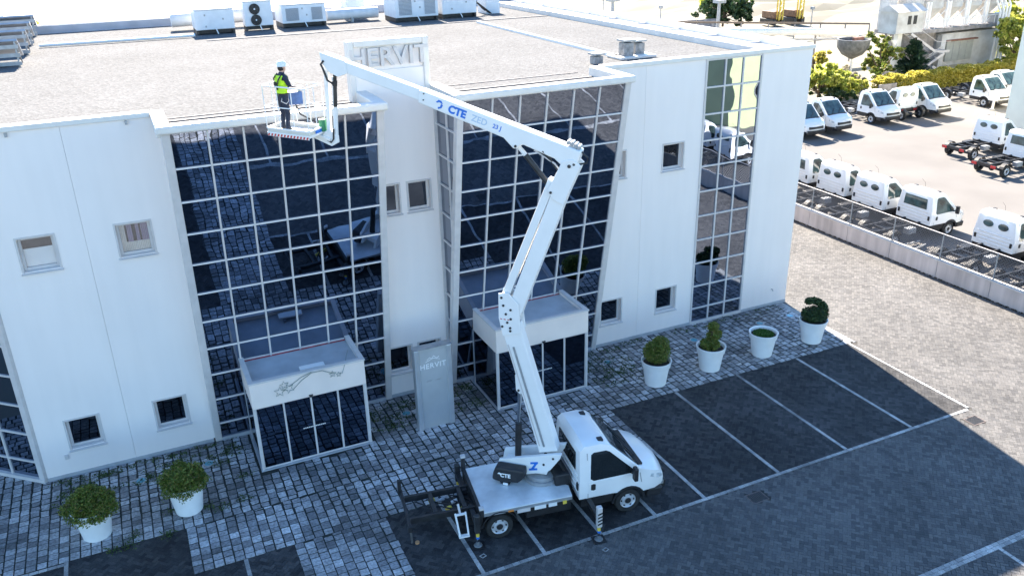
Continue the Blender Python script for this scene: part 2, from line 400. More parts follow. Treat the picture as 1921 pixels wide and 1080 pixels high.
def frame4(origin, ex, ey):
    ex = Vector(ex).normalized(); ey = Vector(ey); ey = (ey-ex*ey.dot(ex)).normalized(); ez = ex.cross(ey)
    M = Matrix((ex, ey, ez)).transposed().to_4x4(); M.translation = Vector(origin); return M

def leaves(name, pts, size, m, parent=None, kind=None, flat=0.0, aspect=1.6, up=None):
    """small leaf quads at the given points"""
    P = np.asarray(pts, float); n = len(P)
    d = rng.normal(size=(n, 3))
    if up is not None: d = d*0.55 + np.asarray(up)
    d[:, 2] *= (1-flat)
    d /= np.linalg.norm(d, axis=1)[:, None]+1e-9
    e = rng.normal(size=(n, 3)); e -= d*(e*d).sum(1)[:, None]; e /= np.linalg.norm(e, axis=1)[:, None]+1e-9
    sz = size*(0.6+0.8*rng.random(n))[:, None]
    a = d*sz*aspect/2; b = e*sz/2
    V = np.stack([P-a, P-a*0.1+b, P+a, P-a*0.1-b], 1).reshape(-1, 3)
    F = np.arange(4*n).reshape(n, 4)
    return np_mesh(name, V, F, m, parent, kind)

def blob_pts(c, r, n, shell=0.5):
    d = rng.normal(size=(n, 3)); d /= np.linalg.norm(d, axis=1)[:, None]
    rad = (shell+(1-shell)*rng.random(n))[:, None]
    return np.asarray(c)+d*rad*np.asarray(r)

# camera projection, only to choose which paving stones show largest
_Rm = np.array(CAM_ROT); _C = np.array(CAM)
def in_view(P, pad=0):
    q = (np.asarray(P)-_C) @ _Rm
    u = 960.5+1599.6*q[:, 0]/-q[:, 2]; v = 540-1599.6*q[:, 1]/-q[:, 2]
    return (u > -pad) & (u < 1921+pad) & (v > -pad) & (v < 1080+pad) & (q[:, 2] < 0), -q[:, 2], u, v

# ================================================================== GROUND
def sheet(name, rects, z, m, kind='structure', parent=None):
    b = MB()
    for x0, x1, y0, y1 in rects: b.add([(x0,y0,z),(x1,y0,z),(x1,y1,z),(x0,y1,z)], [(0,1,2,3)])
    return b.build(name, m, parent, kind=kind)

# terrain: flat round the site, a bank of pale earth rising far behind
def terrain():
    xs = np.concatenate([np.linspace(-400, -60, 12), np.linspace(-50, 140, 39), np.linspace(150, 500, 12)])
    ys = np.concatenate([np.linspace(-300, 40, 18), np.linspace(45, 140, 39), np.linspace(150, 600, 16)])
    X, Y = np.meshgrid(xs, ys, indexing='ij')
    rise = np.clip((Y-72-0.10*np.clip(60-X, 0, 100))/60, 0, 1)
    Z = -0.05 + 9*rise**1.3*np.clip((X-38)/30, 0, 1) + (rng.random(X.shape)-0.5)*0.7*(rise > 0)*np.clip((X-38)/30, 0, 1)
    V = np.stack([X, Y, Z], -1).reshape(-1, 3); nx, ny = X.shape
    I = np.arange(nx*ny).reshape(nx, ny)
    F = np.stack([I[:-1, :-1], I[1:, :-1], I[1:, 1:], I[:-1, 1:]], -1).reshape(-1, 4)
    return np_mesh('ground', V, F, M_EARTH, kind='structure')
terrain()
sheet('parking_lot', [(7.45, 60, -60, 28.6)], -0.004, M_LOT)

BX0, BX1, BY0, BY1 = -28.0, 7.15, -17.0, 10.5      # blocks are built in this window
forecourt = sheet('forecourt', [(BX0, BX1, BY0, -3.9), (-0.3, BX1, -3.9, BY1)], -0.009, M_DARKBED)
sheet('paved_yard', [(-70, BX0, -60, -3.9), (BX0, BX1, -60, BY0), (-0.3, BX1, BY1, 60), (-0.3, BX1, BY1, 60)][:3], -0.005, M_PAVFAR)
cobble_bed = sheet('cobble_paving', [(-31, -0.3, -3.9, 0.0), (-31, -26.3, 0.0, 3.0), (-23.15, -10.4, -5.78, -3.9), (-20.75, -18.4, -17, -5.78), (-20.75, -18.4, -60, -17)], 0.005, M_COBBED)

# bay lines: (x0,y0,x1,y1,rows)
FRONT1, FRONT2 = -8.88, -13.53
LINES = [(-18.4, FRONT1, -0.42, FRONT1, 1)]
for x, ys in [(-16.88, -5.78), (-15.26, -5.78), (-13.67, -5.78), (-12.04, -5.78), (-10.47, -5.78), (-7.96, -3.9), (-5.47, -3.9), (-2.90, -3.9), (-0.47, -3.9)]:
    LINES.append((x, ys, x, FRONT1, 1))
LINES.append((-18.4, FRONT2, 4.5, FRONT2, 2))
for x in (-17.2, -14.8, -12.5, -10.1, -7.7, -5.31, -2.95, -0.6, 1.8): LINES.append((x, FRONT2, x, -17.0, 1))
LINES += [(-21.93, -5.78, -21.93, -17.0, 1), (-25.95, -3.9, -25.95, -17, 1), (-28, -3.98, -25.9, -3.98, 1), (-0.30, -3.9, -0.30, 0.6, 3)]
BW = 0.105
def in_dark(x, y):
    e_ = 0.11
    cob = ((x > -31) & (x < -0.3-e_) & (y > -3.9+e_) & (y < 3)) | ((x > -23.15+e_) & (x < -10.4-e_) & (y > -5.78+e_)) & (y < 3) | ((x > -20.75+e_) & (x < -18.4-e_))
    bld = (x < 0.02) & (y > -0.02)
    return ~cob & ~bld & (x > BX0) & (x < BX1) & (y > BY0) & (y < BY1)
DRAINS = [(-9.21, -9.43), (-0.91, -9.41)]

def block_verts(cx, cy, ux, uy, hl, hw, z, ch=0.0015, jit=0.0008, warp=0.0):
    """chamfered blocks, arrays; returns V (n,8,3)"""
    n = len(cx); vx, vy = -uy, ux
    out = np.zeros((n, 8, 3)); k = 0
    for (s, t) in ((-1, -1), (1, -1), (1, 1), (-1, 1)):
        out[:, k, 0] = cx+ux*hl*s+vx*hw*t; out[:, k, 1] = cy+uy*hl*s+vy*hw*t; out[:, k, 2] = -0.016
        if warp: wx, wy = (rng.random(n)-.5)*warp, (rng.random(n)-.5)*warp; out[:, k, 0] += wx; out[:, k, 1] += wy
        out[:, k+4, 0] = cx+ux*(hl-ch)*s+vx*(hw-ch)*t; out[:, k+4, 1] = cy+uy*(hl-ch)*s+vy*(hw-ch)*t
        if warp: out[:, k+4, 0] += wx; out[:, k+4, 1] += wy
        out[:, k+4, 2] = z + (rng.random(n)-0.5)*2*jit
        k += 1
    return out
BF = np.array([(4,5,6,7),(0,1,5,4),(1,2,6,5),(2,3,7,6),(3,0,4,7)])
def block_mesh(name, V, m, parent, kind='stuff'):
    n = len(V); F = (BF[None]+np.arange(n)[:, None, None]*8).reshape(-1, 4)
    return np_mesh(name, V.reshape(-1, 3), F, m, parent, kind)
def unit_block(name, m):
    V = block_verts(np.zeros(1), np.zeros(1), np.ones(1), np.zeros(1), 0.5, 0.5, 0.0, 0.04)[0]
    me = bpy.data.meshes.new(name); me.from_pydata([tuple(v) for v in V], [], [tuple(f) for f in BF]); me.materials.append(m); return me
def split_pieces(nm, rest, cx, cy, ang, ln, wd, z, m, parent, n_own=300, **kw):
    """the pieces that show largest become objects of their own, the rest one mesh"""
    vis, dep, u, v = in_view(np.stack([cx, cy, z], 1), 0)
    key = np.where(vis & HIDE(cx, cy), dep, 1e6); order = np.argsort(key)
    own = order[:n_own]; oth = order[n_own:]
    me = unit_block(nm, m)
    for i in own:
        o = bpy.data.objects.new(nm, me); link(o)
        o.location = (cx[i], cy[i], z[i]); o.rotation_euler = (0, 0, ang[i]); o.scale = (ln[i], wd[i], 1); o.parent = parent
    V = block_verts(cx[oth], cy[oth], np.cos(ang[oth]), np.sin(ang[oth]), ln[oth]/2, wd[oth]/2, z[oth], **kw)
    block_mesh(rest, V, m, parent)
HIDE = lambda x, y: ~(((x > -18.6) & (x < -11.2) & (y > -9.6) & (y < -5.6)))     # under the truck

def dark_blocks():
    a = 0.1
    N = 330
    I, J = np.meshgrid(np.arange(-N, N), np.arange(-N, N), indexing='ij')
    d = (I-J) % 4
    hx, hy = I[d == 0], J[d == 0]; vx, vy = I[d == 3], J[d == 3]
    px = np.concatenate([(hx+1)*a, (vx+0.5)*a]); py = np.concatenate([(hy+0.5)*a, (vy+1)*a])
    ang = np.concatenate([np.zeros(len(hx)), np.full(len(vx), math.pi/2)])+R(45)
    c, s = math.cos(R(45)), math.sin(R(45))
    x = px*c-py*s-10.4; y = px*s+py*c-3.2
    k = in_dark(x, y)
    for x0, y0, x1, y1, r in LINES:
        h = BW*r/2-0.03
        k &= ~((x > min(x0, x1)-h) & (x < max(x0, x1)+h) & (y > min(y0, y1)-h) & (y < max(y0, y1)+h))
    for dx, dy in DRAINS: k &= ~((abs(x-dx) < 0.27) & (abs(y-dy) < 0.22))
    x, y, ang = x[k], y[k], ang[k]
    n = len(x)
    wave = 0.012*np.sin(x*0.9+1.3)*np.sin(y*0.7)      # the paving has settled unevenly
    z = wave*0.3+(rng.random(n)-0.5)*0.003
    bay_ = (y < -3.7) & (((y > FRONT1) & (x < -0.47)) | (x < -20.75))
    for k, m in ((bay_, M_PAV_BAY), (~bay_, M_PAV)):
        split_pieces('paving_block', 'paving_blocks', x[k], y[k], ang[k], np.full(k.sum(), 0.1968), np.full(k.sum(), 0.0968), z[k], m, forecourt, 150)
dark_blocks()
def line_blocks():
    cs = []
    for x0, y0, x1, y1, r in LINES:
        L = math.hypot(x1-x0, y1-y0); ux, uy = (x1-x0)/L, (y1-y0)/L
        k = int(L/0.205)
        for j in range(r):
            off = (j-(r-1)/2)*BW
            for i in range(k):
                t = (i+0.5+0.5*(j % 2))*0.205
                cs.append((x0+ux*t-uy*off, y0+uy*t+ux*off, math.atan2(uy, ux)))
    cs = np.array(cs); n = len(cs)
    V = block_verts(cs[:, 0], cs[:, 1], np.cos(cs[:, 2]), np.sin(cs[:, 2]), np.full(n, 0.098), np.full(n, 0.0495), 0.0085*np.ones(n))
    block_mesh('bay_line_blocks', V, M_PAVLT, forecourt)
line_blocks()
def cobbles():
    W = 0.245; rows = []
    def col(xc, y0, y1):
        y = y0
        while y < y1-0.08:
            L = min(0.16+0.16*random.random(), y1-y)
            rows.append((xc+(random.random()-0.5)*0.008, y+L/2, W-0.018-0.012*random.random(), L-0.018-0.012*random.random())); y += L
    x = -30.9
    while x < -0.35:
        if x < -26.5: col(x, -3.9, 3.0)
        else: col(x, -3.9, -0.01)
        x += W
    x = -23.15+W/2
    while x < -10.45: 
        col(x, -5.78, -3.9); x += W
    x = -20.75+W/2
    while x < -18.4:
        col(x, -17, -5.78); x += 0.24
    A = np.array(rows); n = len(A)
    k = ~((A[:, 0] > -21.0) & (A[:, 0] < -17.6) & (A[:, 1] > -2.3)) & ~((A[:, 0] > -13.7) & (A[:, 0] < -10.2) & (A[:, 1] > -2.35))
    A = A[k]; n = len(A)
    z = 0.016+(rng.random(n)-0.5)*0.010
    split_pieces('cobblestone', 'cobblestones', A[:, 0], A[:, 1], (rng.random(n)-0.5)*0.04, A[:, 2], A[:, 3], z, M_COB, cobble_bed, ch=0.014, jit=0.003, warp=0.03)
cobbles()
# weeds in the joints along the facade and the kerb of the cobbles
pts = []
def weed(x, y, r, n):
    p = rng.normal(size=(n, 3))*np.array([r, r*0.8, 0.0]); p[:, 2] = np.abs(rng.normal(size=n))*0.02+0.018
    pts.append(p+np.array([x, y, 0]))
for i in range(150): weed(random.uniform(-26.3, -21.2), random.uniform(-1.4, -0.2) if random.random() < .8 else random.uniform(-0.3, -0.1), 0.07, 14)
for i in range(110): weed(random.uniform(-17.4, -13.8), random.uniform(-2.0, -0.2), 0.08, 16)
for i in range(90): weed(random.uniform(-10, -8), random.uniform(-2.6, -0.3), 0.08, 14)
for i in range(40): weed(random.uniform(-8, -0.6), random.uniform(-0.5, -0.1), 0.05, 10)
for x, y in [(-24.9, -3.95), (-24.5, -3.96), (-23.6, -3.95), (-22.6, -3.2), (-22.2, -3.4), (-21.6, -3.3), (-24.4, -3.6), (-21.4, -2.2), (-23.3, -3.0)]: weed(x, y, 0.12, 70)
leaves('weeds', np.concatenate(pts), 0.035, M_MOSS, kind='stuff')
bpy.data.objects['weeds']['label'] = 'low green weeds growing in the cobble joints along the facade'

def drain(x, y, label):
    e = empty('drain_cover', (x, y, 0), 0, label, 'drain cover')
    b = MB()
    for s in (-1, 1):
        b.box(x-0.24, x+0.24, y+s*0.19-0.012, y+s*0.19+0.012, -0.013, 0.004); b.box(x+s*0.24-0.012, x+s*0.24+0.012, y-0.20, y+0.20, -0.013, 0.0045)
    b.build('rim', mat('rusty_drain_rim', (.14, .11, .10), .7, var=.3), e)
    for i in range(8): MB().box(x-0.21+i*0.055, x-0.18+i*0.055, y-0.17, y+0.17, -0.012, 0.0).build('bar', M_BLACKM, e)
drain(*DRAINS[0], 'dark square drain grating in the shaded paving below the bays')
drain(*DRAINS[1], 'small drain grating in the sunlit paving beyond the outer bay line')

def ground_lamp(x, y, label):
    e = empty('ground_lamp', (x, y, 0), 0, label, 'ground lamp', 'round lamps sunk along the facade')
    MB().lathe([(0.17, -0.009), (0.17, 0.012), (0.13, 0.014), (0.125, 0.006)], (x, y, .018), n=20).build('rim', M_GREY, e, smooth=True)
    MB().lathe([(0.0, 0.013), (0.08, 0.012), (0.124, 0.007)], (x, y, .018), n=20).build('lens', M_LENS, e, smooth=True)
for x, lb in [(-24.08, 'round blue glass lamp between the two overflowing pots and the wall'), (-22.24, 'round blue glass lamp in cobbles by the glazed bay foot'),
              (-16.25, 'round blue lamp in mossy cobbles behind the steel totem sign'), (-8.88, 'round blue lamp in the cobbles right of the second entrance'),
              (-5.22, 'round blue lamp between the straggly shrub pot and the wall'), (-2.2, 'round blue lamp in cobbles under the tall strip window'),
              (-0.75, 'pale round lamp in cobbles nearest the building corner')]:
    ground_lamp(x, -1.15, lb)

# ================================================================== OFFICE BUILDING
WT = 9.83            # wall top
RZ = 9.62            # gravel level
BLD = empty('office_building', (-13, 0, 0), 0, 'white two-storey office building with leaning mirror-glass bays and gravel roof', 'building')
def wall_panel(x0, x1, z0, z1, holes=(), th=0.3):
    xs = sorted({x0, x1, *[h[0] for h in holes], *[h[1] for h in holes]}); zs = sorted({z0, z1, *[h[2] for h in holes], *[h[3] for h in holes]})
    b = MB()
    def inh(x, z): return any(h[0] < x < h[1] and h[2] < z < h[3] for h in holes)
    for i in range(len(xs)-1):
        for j in range(len(zs)-1):
            if not inh((xs[i]+xs[i+1])/2, (zs[j]+zs[j+1])/2):
                b.add([(xs[i],0,zs[j]),(xs[i+1],0,zs[j]),(xs[i+1],0,zs[j+1]),(xs[i],0,zs[j+1])], [(0,1,2,3)])
    for h in list(holes)+[(x0, x1, z0, z1)]:
        c = [(h[0],h[2]),(h[1],h[2]),(h[1],h[3]),(h[0],h[3])]
        for k in range(4):
            (a, e), (c2, f) = c[k], c[(k+1) % 4]
            b.add([(a,0,e),(c2,0,f),(c2,th,f),(a,th,e)], [(0,1,2,3)])
    return b.build('wall_panel', M_WALL, BLD)
ZL, ZU = (0.86, 1.76), (6.22, 7.12)
def hole(xa, xb, zz): return (xa, xb, zz[0], zz[1])
W_LEFT1 = [hole(-25.68, -24.84, ZU), hole(-25.68, -24.84, ZL)]
W_LEFT2 = [hole(-23.37, -22.52, ZU), hole(-23.37, -22.52, ZL)]
W_MID = [hole(-16.32, -15.58, ZU), hole(-15.30, -14.60, ZU), hole(-16.32, -15.58, ZL), hole(-15.32, -14.60, ZL)]
W_R1 = [hole(-8.50, -7.68, ZU), hole(-8.50, -7.68, ZL)]
W_R2 = [hole(-6.17, -5.35, ZU), hole(-6.17, -5.35, ZL)]
wall_panel(-26.45, -24.128, 0.12, WT, W_LEFT1); wall_panel(-24.122, -21.80, 0.12, WT, W_LEFT2)
wall_panel(-16.55, -14.1, 0.12, WT, W_MID)
wall_panel(-8.92, -6.983, 0.12, WT, W_R1); wall_panel(-6.977, -4.62, 0.12, WT, W_R2); wall_panel(-2.22, 0.0, 0.12, WT)
# side / back walls and a dark filler block added inside to stop light
def core():
    b = MB()
    b.prism([(-26.5, 0.32), (-0.02, 0.32), (-0.02, 25.4), (-40, 25.4), (-40, 12.6), (-26.62, 0.55)], lambda a, c, h: (a, c, h), 0.0, RZ-0.02)
    return b.build('light_blocking_core', mat('dark_interior', (0.03, 0.03, 0.035), 0.8), BLD)
core()
MB().box(-0.018, 0.0, 0.3, 25.5, 0.0, WT).build('wall_panel', M_WALL, BLD)
MB().box(-40, 0.0, 25.402, 25.5, 0.0, WT).build('wall_panel', M_WALL, BLD)
# plinth
for a, c in [(-26.45, -21.95), (-16.5, -14.25), (-8.72, -4.6), (-2.25, 0.0)]:
    MB().box(a, c, -0.03, 0.2, -0.01, 0.118).build('plinth', M_ALU2, BLD)
# windows
def window(h, blind=None, trim=True):
    x0, x1, z0, z1 = h
    b = MB(); f = 0.075
    for (a, c, d, e) in [(x0+.002, x0+f, z0+.002, z1-.002), (x1-f, x1-.002, z0+.002, z1-.002), (x0+f, x1-f, z0+.002, z0+f), (x0+f, x1-f, z1-f, z1-.002)]: b.box(a, c, 0.15, 0.22, d, e)
    fr = b.build('window', M_ALU, BLD, bevel=0.006, seg=1)
    t = MB(); e = 0.05
    for (a, c, d, g) in [(x0-e, x0-.001, z0-e, z1+e), (x1+.001, x1+e, z0-e, z1+e), (x0-.001, x1+.001, z1+.001, z1+e)]: t.box(a, c, -0.018, 0.02, d, g)
    t.build('trim', M_ALU, fr)
    MB().add([(x0-e-.02, -0.07, z0-.035), (x1+e+.02, -0.07, z0-.035), (x1+e+.02, 0.16, z0+.02), (x0-e-.02, 0.16, z0+.02), (x0-e-.02, -0.07, z0-.06), (x1+e+.02, -0.07, z0-.06), (x1+e+.02, 0.0, z0-.06), (x0-e-.02, 0.0, z0-.06)],
             [(0,1,2,3),(4,5,1,0),(7,6,5,4),(0,3,7,4),(1,5,6,2)]).build('sill', M_ALU, fr)
    MB().box(x0+f-.005, x1-f+.005, 0.18, 0.186, z0+f-.005, z1-f+.005).build('pane', M_WINGLASS if blind is None else M_CLEAR, fr)
    if blind == 'roller':
        MB().box(x0+f, x1-f, 0.23, 0.24, z0+f, z0+.62*(z1-z0)).build('blind', M_WHITE, fr)
    if blind == 'curtain':
        c1 = MB(); n = 16; w_ = (x1-x0-2*f)/n
        for i in range(n): c1.cyl((x0+f+w_*(i+.5), 0.245, z0+f), (x0+f+w_*(i+.5), 0.245, z0+f+.25), w_*.55, n=6)
        c1.build('curtain', mat('cream_curtain', (0.68, 0.62, 0.55), 0.9), fr)
        for i in range(n):
            if i in (3, 7, 8, 11): continue
            MB().cyl((x0+f+w_*(i+.5), 0.245, z0+f+.25), (x0+f+w_*(i+.5), 0.245, z1-f), w_*.5, n=6).build('curtain', mat('plum_curtain', (0.30, 0.24, 0.33), 0.9) if i > 2 else mat('cream_curtain', (0.68, 0.62, 0.55)), fr)
M_CLEAR = bpy.data.materials.new('clear_window_glass'); M_CLEAR.use_nodes = True
_t = M_CLEAR.node_tree; _tr = _t.nodes.new('ShaderNodeBsdfTransparent'); _gl = _t.nodes.new('ShaderNodeBsdfGlossy'); _gl.inputs['Roughness'].default_value = 0.02
_mx = _t.nodes.new('ShaderNodeMixShader'); _mx.inputs[0].default_value = 0.12; _t.links.new(_tr.outputs[0], _mx.inputs[1]); _t.links.new(_gl.outputs[0], _mx.inputs[2])
_t.links.new(_mx.outputs[0], _t.nodes['Material Output'].inputs['Surface'])
window(W_LEFT1[0], 'roller'); window(W_LEFT1[1]); window(W_LEFT2[0], 'curtain'); window(W_LEFT2[1])
for h in W_MID+W_R1+W_R2: window(h)
# socket and tap on the wall
MB().box(-25.90, -25.80, -0.05, 0.0, 0.60, 0.74).build('wall_socket', M_ALU, BLD, bevel=0.01)
MB().tube([(-0.75, 0.0, 0.70), (-0.75, -0.07, 0.70), (-0.75, -0.09, 0.64)], 0.018).build('tap', M_GREY, BLD)
for i, x in enumerate((-27.1, -25.3, -22.6)): MB().box(x-0.03, x+0.03, -0.075, -0.02, WT-0.12, WT-0.02).build('coping_clip', M_GREY, BLD)

# curtain walls -----------------------------------------------------
KT = -0.187          # lean of the bays: Y per metre of height
ROWZ = [0.06] + [9.71-0.906*k for k in range(10, -1, -1)]
STRZ = [0.06] + [9.80-0.915*k for k in range(10, -1, -1)]
def pane_mesh(wd, ht, m):
    b = MB().box(-wd/2, wd/2, 0, 0.012, -ht/2, ht/2); me = bpy.data.meshes.new('glass_pane'); me.from_pydata(b.v, [], b.f); me.materials.append(m); return me
PANES = {}
def pane(cw, cx, cy, cz, wd, ht, rot, m=None):
    m = m or M_GLASS
    k = (round(wd, 3), round(ht, 3), m.name)
    if k not in PANES: PANES[k] = pane_mesh(wd, ht, m)
    jit = Matrix.Rotation(random.gauss(0, 0.0016), 3, 'X') @ Matrix.Rotation(random.gauss(0, 0.0016), 3, 'Z')
    return inst('glass_pane', PANES[k], cw, (cx, cy, cz), rot=rot @ jit)
def bay(x0, x1, side_left):
    """leaning glazed bay; (x0,x1) are the outer frame edges"""
    tilt = math.atan(-KT); cs = math.cos(tilt)
    rot = Matrix.Rotation(tilt, 3, 'X')
    Y = lambda z: KT*z
    fw = 0.20
    stiles = []
    for a, c in ((x0, x0+fw), (x1-fw, x1)):        # outer frame following the lean
        b = MB(); stiles.append(b)
        b.add([(a, Y(0)-0.06, 0), (c, Y(0)-0.06, 0), (c, Y(9.71)-0.06, 9.73), (a, Y(9.71)-0.06, 9.73), (a, Y(0)+0.2, 0), (c, Y(0)+0.2, 0), (c, Y(9.71)+0.2, 9.73), (a, Y(9.71)+0.2, 9.73)],
              [(0,1,2,3),(7,6,5,4),(0,4,5,1),(1,5,6,2),(2,6,7,3),(3,7,4,0)])
    cw = stiles[0].build('curtain_wall', M_ALU, BLD, bevel=0.02); stiles[1].build('stile', M_ALU, cw, bevel=0.02)
    MB().box(x0+fw, x1-fw, -0.07, 0.15, -0.01, 0.11).build('base_rail', M_ALU2, cw)
    gx = np.linspace(x0+fw, x1-fw, 7)
    for i in range(1, 6):
        MB().bar((gx[i], Y(0.1)-0.012, 0.1), (gx[i], Y(9.71)-0.012, 9.71), 0.048, 0.08, up=(0, 1, 0)).build('mullion', M_ALU, cw)
    for z in ROWZ[1:-1]:
        MB().bar((x0+fw, Y(z)-0.009, z), (x1-fw, Y(z)-0.009, z), 0.07, 0.046, up=(0, -KT, 1)).build('transom', M_ALU, cw)
    for j in range(len(ROWZ)-1):
        za, zb = ROWZ[j], ROWZ[j+1]; zc = (za+zb)/2
        for i in range(6):
            pane(cw, (gx[i]+gx[i+1])/2, Y(zc), zc, gx[i+1]-gx[i]-0.01, (zb-za)/cs-0.01, rot)
    # side cheeks: glazed triangle between the wall and the leaning frame
    for xs, sgn, glz in ((x0+0.03, -1, side_left), (x1-0.03, 1, False)):
        b = MB(); b.add([(xs, 0.0, 0), (xs, 0.0, 9.71), (xs, Y(9.71), 9.71)], [(0, 1, 2)])
        ck = b.build('side_glazing', M_SIDEGL if glz else M_WALL, cw)
        if glz:
            xo = xs-0.022
            for z in ROWZ[2:-1]: MB().bar((xo, -0.01, z), (xo, Y(z)+0.02, z), 0.05, 0.05).build('transom', M_ALU, cw)
            MB().bar((xo-.003, -0.92, 0.92/-KT+0.15), (xo-.003, -0.92, 9.68), 0.05, 0.05).build('mullion', M_ALU, cw)
            MB().bar((xo-.002, -0.05, 0.1), (xo-.002, -0.05, 9.68), 0.05, 0.12).build('mullion', M_ALU, cw)
    # bay roof: rim and gravel
    yt = Y(9.71)
    MB().add([(x0+.2, yt+.2, 9.64), (x1-.2, yt+.2, 9.64), (x1-.2, 0.35, 9.64), (x0+.2, 0.35, 9.64)], [(0,1,2,3)]).build('bay_roof', M_GRAVEL, BLD)
    r = MB()
    r.box(x0-0.10, x1+0.10, yt-0.17, yt+0.20, 9.731, 9.94)
    r.build('bay_rim', M_COPING, BLD, bevel=0.06, seg=3)
    for a, c in ((x0-0.10, x0+0.24), (x1-0.24, x1+0.10)):
        MB().box(a, c, yt+0.202, 0.30, 9.60, 9.938).build('bay_rim', M_COPING, BLD, bevel=0.03)
    MB().box(x0+.242, x1-.242, 0.0, 0.09, 9.64, 9.67).build('flashing', M_SEAM, BLD)
    MB().box(x0+.242, x1-.242, -0.62, -0.55, 9.64, 9.655).build('flashing', M_SEAM, BLD)
M_SIDEGL = glass_mat('side_mirror_glass', (0.20, 0.23, 0.29), 0.03)
bay(-21.91, -16.37, False); bay(-14.30, -8.72, True)

def strip_window():
    x0, x1 = -4.62, -2.22
    b = MB()
    for a, c in ((x0, x0+.07), (x1-.07, x1)): b.box(a, c, -0.035, 0.2, 0.12, WT)
    b.box(x0, x1, -0.04, 0.2, 0.0, 0.118)
    cw = b.build('curtain_wall', M_ALU, BLD)
    gx = np.linspace(x0+.07, x1-.07, 4)
    for i in (1, 2): MB().box(gx[i]-.028, gx[i]+.028, -0.025, 0.03, 0.12, WT).build('mullion', M_ALU, cw)
    for z in STRZ[1:]: MB().box(x0+.07, x1-.07, -0.021, 0.028, z-.027, z+.027).build('transom', M_ALU, cw)
    for j in range(len(STRZ)-1):
        za, zb = STRZ[j], STRZ[j+1]
        for i in range(3): pane(cw, (gx[i]+gx[i+1])/2, 0.012, (za+zb)/2, gx[i+1]-gx[i]-.01, zb-za-.01, Matrix.Identity(3))
strip_window()

def corner_glazing():
    """angled glazed corner at the left end"""
    A = Vector((-26.47, 0.0, 0)); d = Vector((-1.30, 1.16, 0)).normalized(); nrm = Vector((d.y, -d.x, 0))
    nrm = nrm if nrm.y < 0 else -nrm
    ang = math.atan2(d.y, d.x)
    rot = Matrix.Rotation(ang-math.pi, 3, 'Z')
    L = 3.2
    b = MB().bar(A+d*0.09+Vector((0, 0, 0.1)), A+d*0.09+Vector((0, 0, WT)), 0.18, 0.16, up=nrm)
    b.bar(A+Vector((0, 0, 0.06))+nrm*0.02, A+d*L+Vector((0, 0, 0.06))+nrm*0.02, 0.16, 0.12)
    cw = b.build('curtain_wall', M_ALU, BLD)
    gx = [0.18, 1.18, 2.18, 3.18]
    for i in (1, 2, 3): MB().bar(A+d*gx[i]+Vector((0, 0, 0.12)), A+d*gx[i]+Vector((0, 0, WT)), 0.058, 0.08, up=nrm).build('mullion', M_ALU, cw)
    for z in ROWZ[1:]: MB().bar(A+d*0.18+Vector((0, 0, z)), A+d*L+Vector((0, 0, z)), 0.075, 0.054).build('transom', M_ALU, cw)
    for j in range(len(ROWZ)-1):
        za, zb = ROWZ[j], ROWZ[j+1]
        for i in range(3):
            p = A+d*(gx[i]+gx[i+1])/2
            pane(cw, p.x, p.y, (za+zb)/2, gx[i+1]-gx[i]-.01, zb-za-.01, rot)
corner_glazing()

# roof ---------------------------------------------------------------
roof = MB().add([(-40, 0.3, RZ), (-1.5, 0.3, RZ), (-1.5, 25.2, RZ), (-40, 25.2, RZ)], [(0,1,2,3)]).build('roof', M_GRAVEL, BLD)
for a, c in [(-40, -22.02), (-8.60, 0.06)]: MB().box(a, c, -0.06, 0.30, WT+.001, 9.965).build('coping', M_COPING, roof, bevel=0.015)
MB().box(-40, 0.06, 25.25, 25.6, WT+.001, 10.05).build('coping', M_COPING, roof, bevel=0.02)
MB().box(-40, -0.2, 25.15, 25.248, RZ, 10.0).build('parapet', M_ROOFMET, roof)
MB().box(-1.62, -1.40, 0.302, 25.1, RZ-.1, 9.86).build('coping', M_COPING, roof, bevel=0.02)
MB().add([(-1.40, 0.302, 9.80), (-0.2, 0.302, 9.74), (-0.2, 25.1, 9.74), (-1.40, 25.1, 9.80)], [(0,1,2,3)]).build('valley_sheet', M_ROOFMET, roof)
MB().box(-0.2, 0.06, 0.302, 25.248, 9.70, 10.0).build('coping', M_COPING, roof, bevel=0.03)
for i in range(9): MB().box(-1.39, -0.21, 2.6+i*2.6, 2.64+i*2.6, 9.735, 9.806).build('sheet_joint', M_COPING, roof)
MB().cyl((-25.3, 19.3, RZ+.1), (-18.9, 19.1, RZ+.1), 0.075, n=8).build('roof_pipe', M_WHITE, roof, smooth=True)
MB().box(-18.6, -1.7, 17.3, 17.42, RZ, RZ+.035).build('roof_seam', M_SEAM, roof)
MB().bar((-5.9, 16.6, RZ+.05), (-6.15, 3.0, RZ+.05), 0.16, 0.10).build('cable_tray', M_WHITE, roof)
MB().box(-21.9, -16.7, 0.55, 0.60, RZ, RZ+.02).build('roof_seam', M_SEAM, roof)
MB().box(-14.3, -8.9, 1.1, 1.15, RZ, RZ+.02).build('roof_seam', M_SEAM, roof)
for x in (-31.0,): MB().box(x, x+.06, 1, 24, RZ, RZ+.02).build('roof_seam', M_SEAM, roof)

